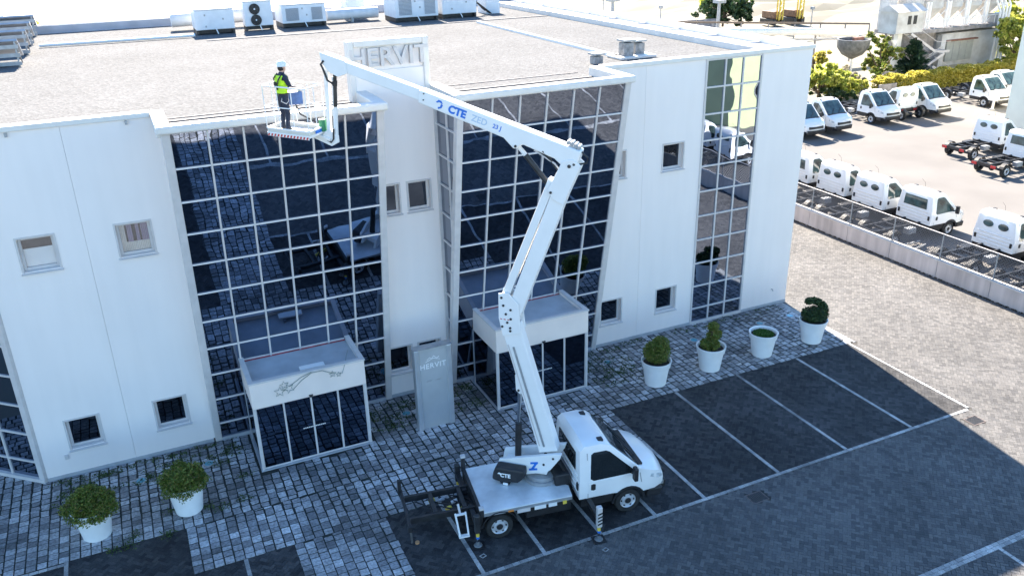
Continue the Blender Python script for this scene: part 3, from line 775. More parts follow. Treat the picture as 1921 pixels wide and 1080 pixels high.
# name board above the recess ----------------------------------------
sb = MB()
sb.box(-16.72, -14.40, 0.02, 0.30, RZ, 10.46); sb.box(-16.60, -14.52, 0.08, 0.30, 10.461, 11.14)
board = sb.build('name_board', M_WALL, BLD)
fr = MB(); fr.box(-16.74, -16.56, -0.03, 0.32, RZ, 11.30); fr.box(-14.56, -14.38, -0.03, 0.32, RZ, 11.30); fr.box(-16.558, -14.562, -0.028, 0.318, 11.12, 11.298)
fr.build('board_frame', M_COPING, board, bevel=0.03)
text_obj('letters', 'HERVIT', 0.70, frame4((-15.56, 0.02, 10.80), (1, 0, 0), (0, 0, 1)), M_ALU, board, extrude=0.055, offset=0.012, spacing=1.02)

# entrance portals ----------------------------------------------------
def portal(x0, x1, yf):
    H0, H1 = 2.03, 2.79
    yb = KT*2.4
    f = MB(); f.box(x0, x1, yf, yf+0.10, H0, H1)
    p = f.build('entrance_portal', M_PORTAL, BLD, bevel=0.012, seg=1)
    for x in (x0, x1-.10): MB().box(x, x+.10, yf+.102, yb, H0, H1).build('fascia', M_PORTAL, p)
    MB().add([(x0+.1, yf+.1, 2.66), (x1-.1, yf+.1, 2.66), (x1-.1, yb, 2.70), (x0+.1, yb, 2.70)], [(0,1,2,3)]).build('portal_roof', mat('pale_blue_grey_roofing', (0.44, 0.47, 0.50), 0.5, var=0.12, scale=2), p)
    MB().box(x0-.02, x1+.02, yf-.02, yf+.13, H1+.001, H1+.05).build('roof_edge', M_ALU, p)
    for x in (x0-.02, x1-.12): MB().box(x, x+.14, yf+.132, yb+.02, H1+.001, H1+.048).build('roof_edge', M_ALU, p)
    MB().box(x0+.12, x1-.12, yb-.07, yb-.01, 2.703, 2.80).build('flashing', M_ALU, p)
    MB().box(x0+.12, x1-.12, yb-.12, yb-.075, 2.702, 2.722).build('red_sealant', mat('red_sealant', (0.35, 0.05, 0.06), 0.7, var=0.4, scale=8), p)
    # frame posts and sill
    for x in (x0, x1-.07): MB().box(x, x+.07, yf+.01, yf+.08, 0.0, H0-.001).build('post', M_ALU, p)
    for x in (x0+.005, x1-.065): MB().box(x, x+.06, -0.42, -0.34, 0.0, H0-.001).build('post', M_ALU2, p)
    MB().box(x0-.03, x1+.03, yf-.03, -0.1, -0.012, 0.035).build('threshold', M_ALU2, p)
    for x, s in ((x0+.02, -1), (x1-.032, 1)):
        MB().box(x, x+.012, yf+.08, -0.42, 0.06, H0-.03).build('side_glass', M_GLASS_D, p)
    MB().box(x0+.05, x1-.05, -0.33, -0.30, 0.04, H0).build('inner_wall', mat('dark_interior', (0.03, 0.03, 0.035)), p)
    gx = np.linspace(x0+.07, x1-.07, 5)
    for i in range(4):
        a, c = gx[i], gx[i+1]; yy = yf+.035 if i in (0, 3) else yf+.05
        b = MB(); fw = 0.026
        for q in [(a, a+fw, .04, H0-.002), (c-fw, c, .04, H0-.002), (a+fw, c-fw, .04, .04+fw*1.6), (a+fw, c-fw, H0-fw-.002, H0-.002)]: b.box(q[0], q[1], yy, yy+.03, q[2], q[3])
        dl = b.build('door_leaf', M_ALU, p)
        MB().box(a+fw, c-fw, yy+.012, yy+.02, .04+fw*1.6, H0-fw-.002).build('door_glass', M_GLASS_D, dl)
        if i in (1, 2):
            for k in range(6):
                t = (a+.05+k*.05) if i == 2 else (c-.05-k*.05)
                MB().box(t-.017, t+.017, yy-.004, yy-.001, 1.02, 1.055).build('safety_marking', M_WHITE, dl)
    xm = (x0+x1)/2
    MB().prism([(xm-.06, 2.10), (xm+.06, 2.10), (xm+.03, 2.03), (xm-.03, 2.03)], lambda a, z, h: (a, h, z), yf-.05, yf-.001).build('door_sensor', M_BLACK, p)
    return p
portal(-20.90, -17.68, -2.25); portal(-13.58, -10.35, -2.32)

# ------------------------------------------------- festive lights over the first entrance
def star(c, r, rot):
    return [Vector((c[0]+math.cos(rot+math.pi*i/5)*(r if i % 2 == 0 else r*.42), c[1], c[2]+math.sin(rot+math.pi*i/5)*(r if i % 2 == 0 else r*.42))) for i in range(11)]
e = empty('star_lights', (-19.6, -2.3, 2.5), 0, 'unlit wire star and comet light decoration hung on the left entrance fascia', 'light decoration')
M_WIRE = mat('green_grey_wire', (0.22, 0.27, 0.24), 0.5, var=0.2)
for c, r, a in [((-20.12, -2.29, 2.42), .16, .2), ((-19.86, -2.29, 2.46), .15, .7), ((-19.98, -2.30, 2.60), .13, .4)]:
    MB().tube(star(c, r, a), 0.009, 4).build('star', M_WIRE, e)
MB().tube([(-19.75, -2.29, 2.40), (-19.5, -2.29, 2.62), (-19.2, -2.31, 2.80), (-18.9, -2.29, 2.78), (-18.6, -2.29, 2.62)], 0.009, 4).build('comet_tail', M_WIRE, e)
MB().tube([(-19.85, -2.29, 2.52), (-19.5, -2.29, 2.72), (-19.2, -2.30, 2.82)], 0.009, 4).build('comet_tail', M_WIRE, e)
for c, r in (((-18.62, -2.29, 2.60), .10), ((-18.45, -2.29, 2.55), .08)): MB().tube(star(c, r, .3), 0.009, 4).build('star', M_WIRE, e)
MB().tube([(-18.35, -2.29, 2.55), (-18.25, -2.28, 2.80), (-18.1, -1.9, 2.86), (-17.95, -1.5, 2.84)], 0.008, 4).build('cable', M_WIRE, e)
e = empty('floodlight_bracket', (-19.1, -1.9, 2.7), 0, 'white bar fitting lying on the roof of the left entrance', 'light fitting')
MB().box(-19.45, -18.75, -2.02, -1.80, 2.76, 2.82).build('housing', M_WHITE, e, bevel=0.015)
for x in (-19.3, -18.9): MB().box(x-.03, x+.03, -2.1, -1.72, 2.665, 2.758).build('bracket', M_GREY, e)

# ------------------------------------------------- steel totem sign
e = empty('totem_sign', (-15.63, -2.2, 0), 0, 'tall brushed steel totem sign lettered HERVIT standing before the recess', 'sign')
MB().box(-16.05, -15.2, -2.27, -2.13, 0.0, 2.72).build('panel', M_TOTEM, e)
for x in (-16.21, -15.2): MB().box(x, x+.158, -2.33, -2.07, 0.0, 2.74).build('flange', mat('totem_edge_metal', (0.62, 0.64, 0.66), 0.3, 0.5, var=0.05), e, bevel=0.03)
MB().box(-16.23, -15.02, -2.35, -2.05, 2.741, 2.76).build('cap', M_GREY, e)
text_obj('lettering', 'HERVIT', 0.235, frame4((-15.63, -2.274, 2.12), (1, 0, 0), (0, 0, 1)), M_TOTEMLT, e, extrude=0.003, offset=0.003, spacing=1.1)
lg = MB()
for pts_ in [[(-15.86, 2.28), (-15.62, 2.38), (-15.40, 2.30), (-15.40, 2.285), (-15.62, 2.36), (-15.86, 2.265)], [(-15.82, 2.34), (-15.72, 2.42), (-15.66, 2.37), (-15.60, 2.46), (-15.50, 2.36), (-15.44, 2.40), (-15.42, 2.38), (-15.50, 2.34), (-15.60, 2.43), (-15.66, 2.35), (-15.72, 2.40), (-15.82, 2.32)]]:
    lg.prism(pts_, lambda a, z, h: (a, h, z), -2.279, -2.273)
lg.build('mountain_logo', M_TOTEMLT, e)
for x0_, n_ in ((-15.86, 7), (-15.58, 8)):       # a line of thin script too faint to read
    MB().tube([(x0_+.012*i, -2.276, 1.60+.012*i/ n_+(.028 if i % 2 else -.004)*(1.5 if i in (1, 9) else 1)) for i in range(2*n_)], .004, 4).build('script_line', M_ALU, e)

# ================================================================== ROOF EQUIPMENT
M_ACW = mat('white_unit_casing', (0.70, 0.72, 0.75), 0.45, var=0.05)
M_LOUV = mat('grey_louvre', (0.36, 0.38, 0.42), 0.5, var=0.1, scale=20)
M_FAN = mat('black_fan_grille', (0.02, 0.022, 0.026), 0.5, var=0.2)
def ac_unit(x0, x1, y0, y1, z1, label, louv=(), fans=(), knobs=()):
    e = empty('air_conditioner', ((x0+x1)/2, (y0+y1)/2, RZ), 0, label, 'air conditioner', 'air conditioning units on the roof')
    zb = RZ+.22
    MB().box(x0, x1, y0, y1, zb, z1).build('casing', M_ACW, e, bevel=0.03)
    MB().box(x0-.03, x1+.03, y0-.04, y1+.04, z1+.001, z1+.06).build('lid', M_ACW, e, bevel=0.02)
    b = MB()
    for x in (x0+.06, x1-.06): b.box(x-.05, x+.05, y0+.05, y1-.05, RZ, zb-.001)
    b.box(x0+.11, x1-.11, y0+.25, y0+.3, RZ+.04, zb-.001)
    b.build('base_frame', M_BLACKM, e)
    for a, c in louv:
        f = MB().box(a, c, y0-.02, y0-.001, zb+.1, z1-.12).build('louvre', M_ACW, e)
        n = 12; h = (z1-zb-.26)/n
        for i in range(n): MB().bar((a+.04, y0-.032, zb+.12+h*(i+.5)), (c-.04, y0-.032, zb+.12+h*(i+.5)), 0.02, h*.7, up=(0, -0.6, 1)).build('slat', M_LOUV, f)
    for fx, fz, r in fans:
        f = MB().lathe([(r, -0.06), (r*.97, -0.07), (r*.9, -0.02), (r*.3, -0.03), (0.0, -0.03)], (fx, y0, fz), 'Y', 24).build('fan', M_FAN, e, smooth=True)
        MB().lathe([(r*.16, -0.075), (0.0, -0.08)], (fx, y0, fz), 'Y', 12).build('hub', M_ACW, f)
        for k in range(5):
            t = k*2*math.pi/5
            MB().bar((fx+math.cos(t)*r*.2, y0-.05, fz+math.sin(t)*r*.2), (fx+math.cos(t)*r*.85, y0-.045, fz+math.sin(t)*r*.85), .12*r/.3, .008).build('blade', M_BLACKM, f)
    for kx, kz in knobs: MB().box(kx-.03, kx+.03, y0-.03, y0-.001, kz-.04, kz+.04).build('latch', M_GREY, e)
    MB().tube([((x0+x1)/2, y0-.02, zb+.05), ((x0+x1)/2+.03, y0-.12, zb-.05), ((x0+x1)/2+.06, y0-.22, RZ+.04)], .025).build('drain_pipe', M_WHITE, e)
    return e
ac_unit(-18.75, -17.0, 19.7, 21.3, 10.72, 'plain white air handling box leftmost on the roof', knobs=[(-18.3, 10.5), (-18.3, 10.0), (-17.5, 10.3)])
ac_unit(-16.48, -15.15, 20.0, 20.7, 10.95, 'white condenser with two black fans one above the other', fans=[(-15.98, 10.62, .25), (-15.95, 10.12, .25)])
ac_unit(-14.70, -12.55, 20.1, 22.0, 10.68, 'wide white unit with two grey louvres right of the fan condenser', louv=[(-14.55, -13.85), (-13.3, -12.7)], knobs=[(-13.7, 10.5), (-13.5, 10.2)])
ac_unit(-9.30, -7.02, 19.1, 21.0, 10.85, 'large white unit with twin louvres behind the name board', louv=[(-9.15, -8.4), (-7.8, -7.15)], knobs=[(-8.25, 10.6), (-8.0, 10.3)])
ac_unit(-6.72, -4.82, 19.3, 21.0, 10.85, 'plain white unit at the right end of the roof row', knobs=[(-6.2, 10.6), (-6.2, 10.1), (-5.4, 10.4)])
ac_unit(-10.9, -9.9, 22.4, 23.6, 10.9, 'narrow white unit standing behind the large twin-louvre unit')
def duct(pts, r, label, elbow=None):
    e = empty('roof_duct', pts[0], 0, label, 'duct')
    MB().tube(pts, r, 12).build('pipe', mat('white_duct_wrap', (0.66, 0.66, 0.66), 0.5, var=0.08), e, smooth=True)
    for i in range(1, len(pts)-1):
        MB().box(pts[i][0]-.06, pts[i][0]+.06, pts[i][1]-.3, pts[i][1]+.3, RZ, pts[i][2]-r*.6).build('support', M_GREY, e)
duct([(-19.6, 22.6, 10.1), (-17.5, 22.6, 10.15), (-15.4, 22.4, 10.2)], .33, 'white wrapped duct behind the two leftmost roof units')
duct([(-12.3, 21.2, 10.0), (-11.0, 21.3, 10.0), (-9.6, 21.2, 10.0)], .28, 'white wrapped duct between the two louvred units')
e = empty('cable_bundle', (-4.3, 20.3, RZ), 0, 'black cable loops by the rightmost roof unit', 'cables')
for k in range(3): MB().tube([(-4.80, 20+.2*k, 10.2), (-4.5, 19.9+.2*k, 10.25+.05*k), (-4.1, 19.9+.2*k, 9.95), (-3.7, 20+.2*k, RZ+.05)], .035, 6).build('cable', M_BLACK, e)
MB().box(-3.9, -3.1, 20.2, 21.4, RZ, 10.5).build('cable_box', M_ACW, e, bevel=.02)
# tilted solar racks at the left end
for k in range(4):
    y = 13.6+k*3.55
    e = empty('solar_collector', (-28, y, RZ), 0, ['nearest tilted solar collector rack at the left roof edge', 'second tilted solar collector rack from the facade', 'third tilted solar collector rack from the facade', 'farthest tilted solar collector rack by the rear parapet'][k], 'solar collector', 'solar collector racks on the roof')
    x1 = -25.55-(.0 if k else 0.1)
    MB().add([(-33, y, 10.55), (x1, y, 10.55), (x1, y+1.5, 9.85), (-33, y+1.5, 9.85), (-33, y+.06, 10.62), (x1, y+.06, 10.62), (x1, y+1.55, 9.92), (-33, y+1.55, 9.92)],
             [(0,1,2,3),(7,6,5,4),(0,4,5,1),(1,5,6,2),(2,6,7,3),(3,7,4,0)]).build('collector_panel', mat('collector_back', (0.40, 0.42, 0.46), 0.4, .3), e)
    for i in range(5):
        x = x1-.1-i*1.6
        MB().bar((x, y+.05, RZ), (x, y+.03, 10.54), .06, .06).build('leg', M_GREY, e)
        MB().bar((x, y+.1, 10.4), (x, y+1.45, RZ+.02), .05, .05).build('brace', M_GREY, e)
    for z in (9.75, 10.05, 10.35): MB().bar((-33, y-.02, z), (x1, y-.02, z), .03, .14).build('rail', M_GREY, e)
def vent(x, y, h, r, label, n=1):
    e = empty('roof_vent', (x, y, RZ), 0, label, 'roof vent')
    for i in range(n):
        xx = x+i*.62; yy = y+i*.25; hh = h-.08*i
        MB().box(xx-r, xx+r, yy-r, yy+r, RZ, RZ+hh).build('stack', mat('stone_grey_vent', (0.28, 0.27, 0.26), .8, var=.3, scale=9), e, bevel=.02)
        MB().box(xx-r-.05, xx+r+.05, yy-r-.05, yy+r+.05, RZ+hh+.05, RZ+hh+.11).build('cap', M_GREY, e)
        for s in (-1, 1): MB().box(xx+s*r*.7-.03, xx+s*r*.7+.03, yy-.03, yy+.03, RZ+hh, RZ+hh+.05).build('cap_leg', M_GREY, e)
vent(-7.45, 2.4, .26, .17, 'single square grey roof vent near the front edge')
vent(-5.95, 2.9, .55, .20, 'pair of grey chimney vents on a pale base near the right corner', 2)
MB().box(-6.4, -4.9, 2.5, 3.5, RZ, RZ+.10).build('vent_base', M_COPING, bpy.data.objects['roof_vent.001'], bevel=.03)

# ================================================================== PLANTERS
def planter(x, y, label):
    e = empty('planter', (x, y, 0), 0, label, 'planter', 'white planters along the facade')
    MB().lathe([(0.0, 0.0), (0.325, 0.0), (0.345, 0.02), (0.435, 0.66), (0.465, 0.665), (0.50, 0.86), (0.505, 0.88), (0.485, 0.885), (0.45, 0.86), (0.43, 0.76), (0.0, 0.76)], (x, y, 0.016), n=40).build('pot', M_POT, e, smooth=True)
    MB().lathe([(0.0, 0.80), (0.30, 0.79), (0.425, 0.77)], (x, y, 0.016), n=24).build('soil', M_SOIL, e)
    return e
def shrub(x, y, label, pts, size, m, stems, up=None):
    e = empty('potted_shrub', (x, y, .78), 0, label, 'shrub', 'shrubs in the white planters')
    leaves('foliage', pts, size, m, e, kind=None, up=up)
    b = MB()
    for s in stems: b.tube(s, [.022]*(len(s)-1)+[.008], 6)
    b.build('stem', M_BARK, e)
def spray(x, y, z, n=9, r=.3, h=.5):
    out = []
    for i in range(n):
        a = random.uniform(0, 2*math.pi); q = r*random.uniform(.4, 1)
        out.append([(x, y, z), (x+math.cos(a)*q*.5, y+math.sin(a)*q*.5, z+h*.6), (x+math.cos(a)*q, y+math.sin(a)*q, z+h*random.uniform(.8, 1.1))])
    return out
PY = -3.12
def dome(x, y, z, rx, rz, n, droop):
    d = rng.normal(size=(n, 3)); d /= np.linalg.norm(d, axis=1)[:, None]; d[:, 2] = np.abs(d[:, 2])
    lump = 0.80+.26*np.sin(d[:, 0]*5+x)*np.sin(d[:, 1]*6+1.2)*np.sin(d[:, 2]*4+x)+.2*rng.random(n)
    P = d*np.array([rx, rx, rz])*lump[:, None]*(0.55+.45*rng.random(n)**.5)[:, None]
    P[:, 2] -= droop*np.clip(np.hypot(P[:, 0], P[:, 1])-.42, 0, 1)*1.4
    return P+np.array([x, y, z])
planter(-25.22, PY, 'leftmost white pot, hidden under a wide spreading bush')
shrub(-25.22, PY, 'wide low bush with brown patches spilling over the leftmost pot', dome(-25.22, PY, .80, .68, .64, 11000, .25), .036, M_LEAF_POT, spray(-25.22, PY, .8, 16, .6, .4))
planter(-22.97, PY, 'second white pot from the left, by the glazed bay foot')
shrub(-22.97, PY, 'wide low bush spilling over the second pot from the left', dome(-22.97, PY, .82, .64, .60, 10500, .25), .036, M_LEAF_POT, spray(-22.97, PY, .8, 16, .5, .4))
planter(-8.22, PY, 'white pot with round bush, nearest the right-hand entrance')
shrub(-8.22, PY, 'rounded green bush in the pot nearest the right-hand entrance', np.concatenate([blob_pts((-8.22, PY, 1.18), (.46, .46, .38), 6000, .35), blob_pts((-8.05, PY+.05, 1.42), (.3, .3, .25), 2500, .3), blob_pts((-8.4, PY, 1.40), (.2, .2, .2), 1200, .3)]), .038, M_LEAF_POT, spray(-8.22, PY, .8, 8, .25, .4))
planter(-6.02, PY, 'white pot holding an irregular upright shrub, below the lone window')
shrub(-6.02, PY, 'straggly upright shrub in two tufts, growing in a white pot', np.concatenate([blob_pts((-6.08, PY, .95), (.34, .34, .22), 1900, .2), blob_pts((-5.92, PY, 1.28), (.27, .24, .20), 1500, .2), blob_pts((-5.98, PY, 1.58), (.2, .2, .17), 900, .2)]), .05, M_LEAF_POT, spray(-6.02, PY, .8, 7, .2, .7))
planter(-3.78, PY, 'white pot with its rim showing around flat green ground cover')
shrub(-3.78, PY, 'flat bright green ground cover filling a white pot', blob_pts((-3.78, PY, .80), (.37, .37, .07), 3200, .0)+np.array([0, 0, .02]), .04, leaf_mat('bright_moss', [(.03, .09, .012), (.06, .15, .02), (.09, .19, .03)]), spray(-3.78, PY, .76, 4, .1, .05))
planter(-1.53, PY, 'white pot nearest the building corner and the sunlit drive')
shrub(-1.53, PY, 'dark twisted topiary shrub in the pot nearest the building corner', np.concatenate([blob_pts((-1.50, PY, 1.08), (.52, .45, .27), 3400, .3)] +
      [blob_pts((-1.46+.36*math.cos(t), PY+.22*math.sin(t), 1.12+.42*max(0, math.sin(t*.6+.25))), (.17, .16, .13), 520, .2) for t in np.linspace(-.2, 2.2, 8)] + [blob_pts((-2.0, PY, 1.18+.03*k), (.09-.01*k, .09, .07), 160, .2) for k in range(4)]), .045, M_LEAF_DK, spray(-1.53, PY, .8, 9, .35, .5))

# ================================================================== VEHICLES
def cab_w(x, z):
    """half width of the cab (x from the front axle)"""
    wd = 0.985 - 0.135*max(0.0, z-1.22) - 0.05*max(0.0, .75-z)
    wd -= 0.10*max(0.0, x-.40) + 0.42*max(0.0, x-.74)
    return wd
def make_cab(parent, xf, crew=False, rear='wide', paint=None, glass=None):
    paint = paint or M_TRUCK; glass = glass or M_CARGL
    xr = -1.36-(.95 if crew else 0)
    arch = [(.44*math.cos(t), .37+.44*math.sin(t)) for t in np.linspace(R(31.5), R(131.4), 11)]
    prof = [(xr, .72), (xr+.01, 1.25), (xr+.04, 2.06), (xr+.16, 2.18), (-.78, 2.19), (-.52, 2.12), (.30, 1.32), (.44, 1.27), (.84, 1.11), (1.0, .96), (1.03, .80), (1.03, .68), (.98, .60), (.58, .60)] + arch + [(-.46, .72), (-.8, .72)]
    n = len(prof)
    me = bpy.data.meshes.new('cab'); bm = bmesh.new()
    A = [bm.verts.new((x, -1, z)) for x, z in prof]; B = [bm.verts.new((x, 1, z)) for x, z in prof]
    bm.faces.new(A); bm.faces.new(B[::-1])
    for i in range(n): bm.faces.new((A[i], B[i], B[(i+1) % n], A[(i+1) % n]))
    bmesh.ops.recalc_face_normals(bm, faces=bm.faces)
    es = [e for e in bm.edges if abs(abs(e.verts[0].co.y)-1) < 1e-4 and abs(e.verts[0].co.y-e.verts[1].co.y) < 1e-4 and min(e.verts[0].co.z, e.verts[1].co.z) > .58 and not (abs((e.verts[0].co.x+e.verts[1].co.x)/2) < .5 and e.verts[0].co.z < .9)]
    bmesh.ops.bevel(bm, geom=es, offset=.075, segments=3, affect='EDGES', profile=.5, clamp_overlap=True)
    for co, no in [((0, 0, 1.22), (0, 0, 1)), ((0, 0, .75), (0, 0, 1)), ((.40, 0, 0), (1, 0, 0)), ((.74, 0, 0), (1, 0, 0)), ((0, .5, 0), (0, 1, 0)), ((0, -.5, 0), (0, 1, 0)), ((0, 0, 0), (0, 1, 0))]:
        bmesh.ops.bisect_plane(bm, geom=bm.verts[:]+bm.edges[:]+bm.faces[:], plane_co=co, plane_no=no, dist=1e-5)
    for v in bm.verts:
        t = v.co.y
        v.co.y = t*cab_w(v.co.x, v.co.z)
        if v.co.x > .3: v.co.x += .10*(1-t*t)*min(1, (v.co.x-.3)/.5)     # bowed nose
        if v.co.z > 2.1: v.co.z += .035*(1-t*t)
        if .4 < v.co.x and .95 < v.co.z < 1.45: v.co.z += .05*(1-t*t)
        v.co.x += xf
    bm.to_mesh(me); bm.free(); me.materials.append(paint); me.shade_smooth()
    try: me.set_sharp_from_angle(angle=R(38))
    except Exception: pass
    cab = bpy.data.objects.new('cab', me); link(cab); adopt(cab, parent)
    def side_panel(name, poly, m, s, out=.006, inn=.03, bev=0.0):
        b = MB(); k = len(poly)
        vs = [(xf+x, s*(cab_w(x, z)+out), z) for x, z in poly]+[(xf+x, s*(cab_w(x, z)-inn), z) for x, z in poly]
        b.add(vs, [tuple(range(k)), tuple(range(2*k-1, k-1, -1))]+[(i, k+i, k+(i+1) % k, (i+1) % k) for i in range(k)])
        return b.build(name, m, cab, bevel=bev)
    for s in (-1, 1):
        side_panel('side_window', [(-1.06, 1.28), (-1.02, 1.94), (-.95, 1.99), (-.62, 1.99), (-.52, 1.94), (.10, 1.34), (.10, 1.24), (-.98, 1.22)], glass, s)
        # door outline as a slightly proud skin below the window
        d = side_panel('door', [(-1.12, .76), (-1.12, 1.18), (.24, 1.18), (.30, 1.02), (.31, .93), (.02, .88), (-.25, .84), (-.36, .76)], paint, s, .008)
        for q in ([(-1.135, .74), (-1.135, 2.0), (-1.118, 2.0), (-1.118, .74)], [(.335, .90), (.28, 1.20), (.298, 1.20), (.352, .90)]):
            side_panel('door_seam', q, M_GREY, s, .010)
        side_panel('door_handle', [(-1.05, .96), (-1.05, 1.11), (-.98, 1.13), (-.93, 1.11), (-.93, .96), (-.98, .94)], M_BLACK, s, .022)
        side_panel('sill_trim', [(-1.30, .46), (-1.30, .719), (-.40, .719), (-.46, .46)], M_BLACK, s, -.012)
        side_panel('wheel_arch', [(.43*math.cos(t)*1.09, .37+.43*math.sin(t)*1.09) for t in np.linspace(R(2), R(178), 12)]+[(.43*math.cos(t)*.96, .37+.43*math.sin(t)*.96) for t in np.linspace(R(178), R(2), 12)], M_BLACK, s, .02)
        if crew: side_panel('side_window', [(-2.15, 1.36), (-2.12, 2.0), (-1.28, 2.03), (-1.24, 1.36)], glass, s)
        # mirror
        mp = xf+.06; wy = s*(cab_w(.06, 1.3)+.02)
        MB().bar((mp, wy-.03*s, 1.24), (mp+.02, wy+.16*s, 1.30), .04, .05).build('mirror_arm', M_BLACK, cab)
        MB().box(mp-.05, mp+.06, min(wy+.12*s, wy+.30*s), max(wy+.12*s, wy+.30*s), 1.16, 1.54).build('mirror', M_BLACK, cab, bevel=.03)
        # headlight
        hb = MB(); k = 0
        pts2 = [(.58, 1.09), (.90, .97), (.93, .87), (.80, .88), (.54, 1.00)]
        vs = [(xf+x+.03+.02, s*(cab_w(x, z)+.012), z) for x, z in pts2]+[(xf+x+.10, s*(cab_w(x, z)-.28), z+.01) for x, z in pts2]
        hb.add(vs, [(0,1,2,3,4),(9,8,7,6,5)]+[(i, 5+i, 5+(i+1) % 5, (i+1) % 5) for i in range(5)])
        hb.build('headlight', mat('headlight_glass', (.55, .58, .60), .08, var=.2, scale=12), cab, bevel=.01)
        MB().box(xf+.93, xf+1.10, min(s*.50, s*.74), max(s*.50, s*.74), .50, .62).build('fog_lamp', M_GREY, cab, bevel=.02)
    # windscreen grid following the slope
    def ws(name, a0, a1, t0, t1, m, off):
        nx, ny = 8, 5; V = []; F = []
        for j in range(ny+1):
            f = a0+(a1-a0)*j/ny
            for i in range(nx+1):
                t = t0+(t1-t0)*i/nx
                x = -.52+f*(.30+.52); z = 2.12+f*(1.32-2.12)
                wd = cab_w(x, z)
                xx = x + (.10*(1-t*t)*min(1, max(0, x-.3)/.5)) + off*.72; zz = z+off*.70 + .025*(1-t*t)*(1-f) 
                V.append((xf+xx, t*wd, zz))
        for j in range(ny):
            for i in range(nx): F.append((j*(nx+1)+i, j*(nx+1)+i+1, (j+1)*(nx+1)+i+1, (j+1)*(nx+1)+i))
        b = MB().add(V, F); o = b.build(name, m, cab, smooth=True); return o
    ws('windscreen', .06, 1.0, -.88, .88, glass, .03)
    MB().bar((xf+.35, -.82, 1.335), (xf+.35, .82, 1.335), .14, .06).build('cowl', M_BLACK, cab, bevel=.01)
    for yy in (-.45, .15): MB().bar((xf+.36, yy, 1.37), (xf+.02, yy+.45, 1.66), .03, .02).build('wiper', M_BLACK, cab)
    # grille and bumper
    MB().prism([(1.02, .93), (1.14, .88), (1.165, .75), (1.02, .75)], lambda a, z, h: (xf+a, h, z), -.60, .60).build('grille', M_BLACK, cab, bevel=.02)
    MB().prism([(.90, .34), (1.16, .38), (1.18, .62), (.95, .67)], lambda a, z, h: (xf+a, h, z), -.72, .72).build('bumper', M_BLACK, cab, bevel=.04)
    for s in (-1, 1): MB().prism([(.50, .36), (.92, .36), (.97, .60), (.55, .62)], lambda a, z, h: (xf+a, h, z), s*.70, s*.97).build('bumper_corner', M_BLACK, cab, bevel=.04)
    MB().box(xf+xr+.06, xf-.46, -.90, .90, .44, .70).build('under_body', M_BLACK, cab); MB().box(xf+.46, xf+.94, -.88, .88, .36, .60).build('under_body', M_BLACK, cab); MB().box(xf-.455, xf+.455, -.70, .70, .44, .80).build('wheel_well', M_BLACK, cab)
    # rear panel windows and ribs
    xb = xf+xr
    if rear == 'wide':
        MB().prism([(-.66, 1.42), (-.62, 1.92), (.62, 1.92), (.66, 1.42)], lambda a, z, h: (xb+.02*(z-1.25)+h, a, z), -.014, .02).build('rear_window', glass, cab, bevel=.02)
    elif rear == 'pair':
        for c in (-.36, .36):
            MB().prism([(c+.24*math.cos(t) if abs(math.cos(t)) > .3 else c+.24*math.cos(t), 1.72+.15*math.sin(t)) for t in np.linspace(0, 2*math.pi, 14)[:-1]], lambda a, z, h: (xb+.02*(z-1.25)+h, a, z), -.014, .02).build('rear_window', glass, cab)
    for z in (.85, 1.0, 1.15, 1.3): MB().box(xb-.014, xb+.02, -.80, .80, z, z+.05).build('rib', paint, cab, bevel=.01)
    for (yy, zz) in ((-.86, 1.05), (.86, 1.05)): MB().box(xb-.03, xb+.01, yy-.05, yy+.05, zz-.1, zz+.1).build('vent_flap', M_BLACK, cab, bevel=.01)
    for s in (-1, 1): MB().box(xf-.78, xf-.63, min(s*.56, s*.72), max(s*.56, s*.72), 2.13, 2.225).build('roof_marker', M_BLACK, cab, bevel=.02)
    MB().tube([(xf-.55, .25, 2.20), (xf-.62, .25, 2.42), (xf-.85, .25, 2.62)], .006, 4).build('aerial', M_BLACK, cab)
    return cab

def wheel(parent, x, y, r=.355, wd=.22, out=1):
    w_ = MB().lathe([(r*.62, -wd/2), (r*.93, -wd/2), (r, -wd/2+.035), (r, wd/2-.035), (r*.93, wd/2), (r*.62, wd/2)], (x, y, r), 'Y', 24, close=True).build('wheel', M_TYRE, parent, smooth=True)
    o = out
    MB().lathe([(r*.64, o*wd*.40), (r*.60, o*wd*.46), (r*.54, o*wd*.36), (r*.46, o*wd*.22), (r*.40, o*wd*.42), (r*.26, o*wd*.46), (r*.24, o*wd*.30), (0, o*wd*.30)], (x, y, r), 'Y', 24).build('rim', M_RIM, w_, smooth=True)
    MB().lathe([(r*.235, o*wd*.50), (r*.20, o*wd*.56), (0, o*wd*.58)], (x, y, r), 'Y', 14).build('hub', M_BLACKM, w_)
    for k in range(6):
        t = k*math.pi/3
        MB().cyl((x+r*.5*math.cos(t), y+o*wd*.30, r+r*.5*math.sin(t)), (x+r*.5*math.cos(t), y+o*wd*.36, r+r*.5*math.sin(t)), .028, n=7).build('rim_hole', M_BLACK, w_)
    return w_

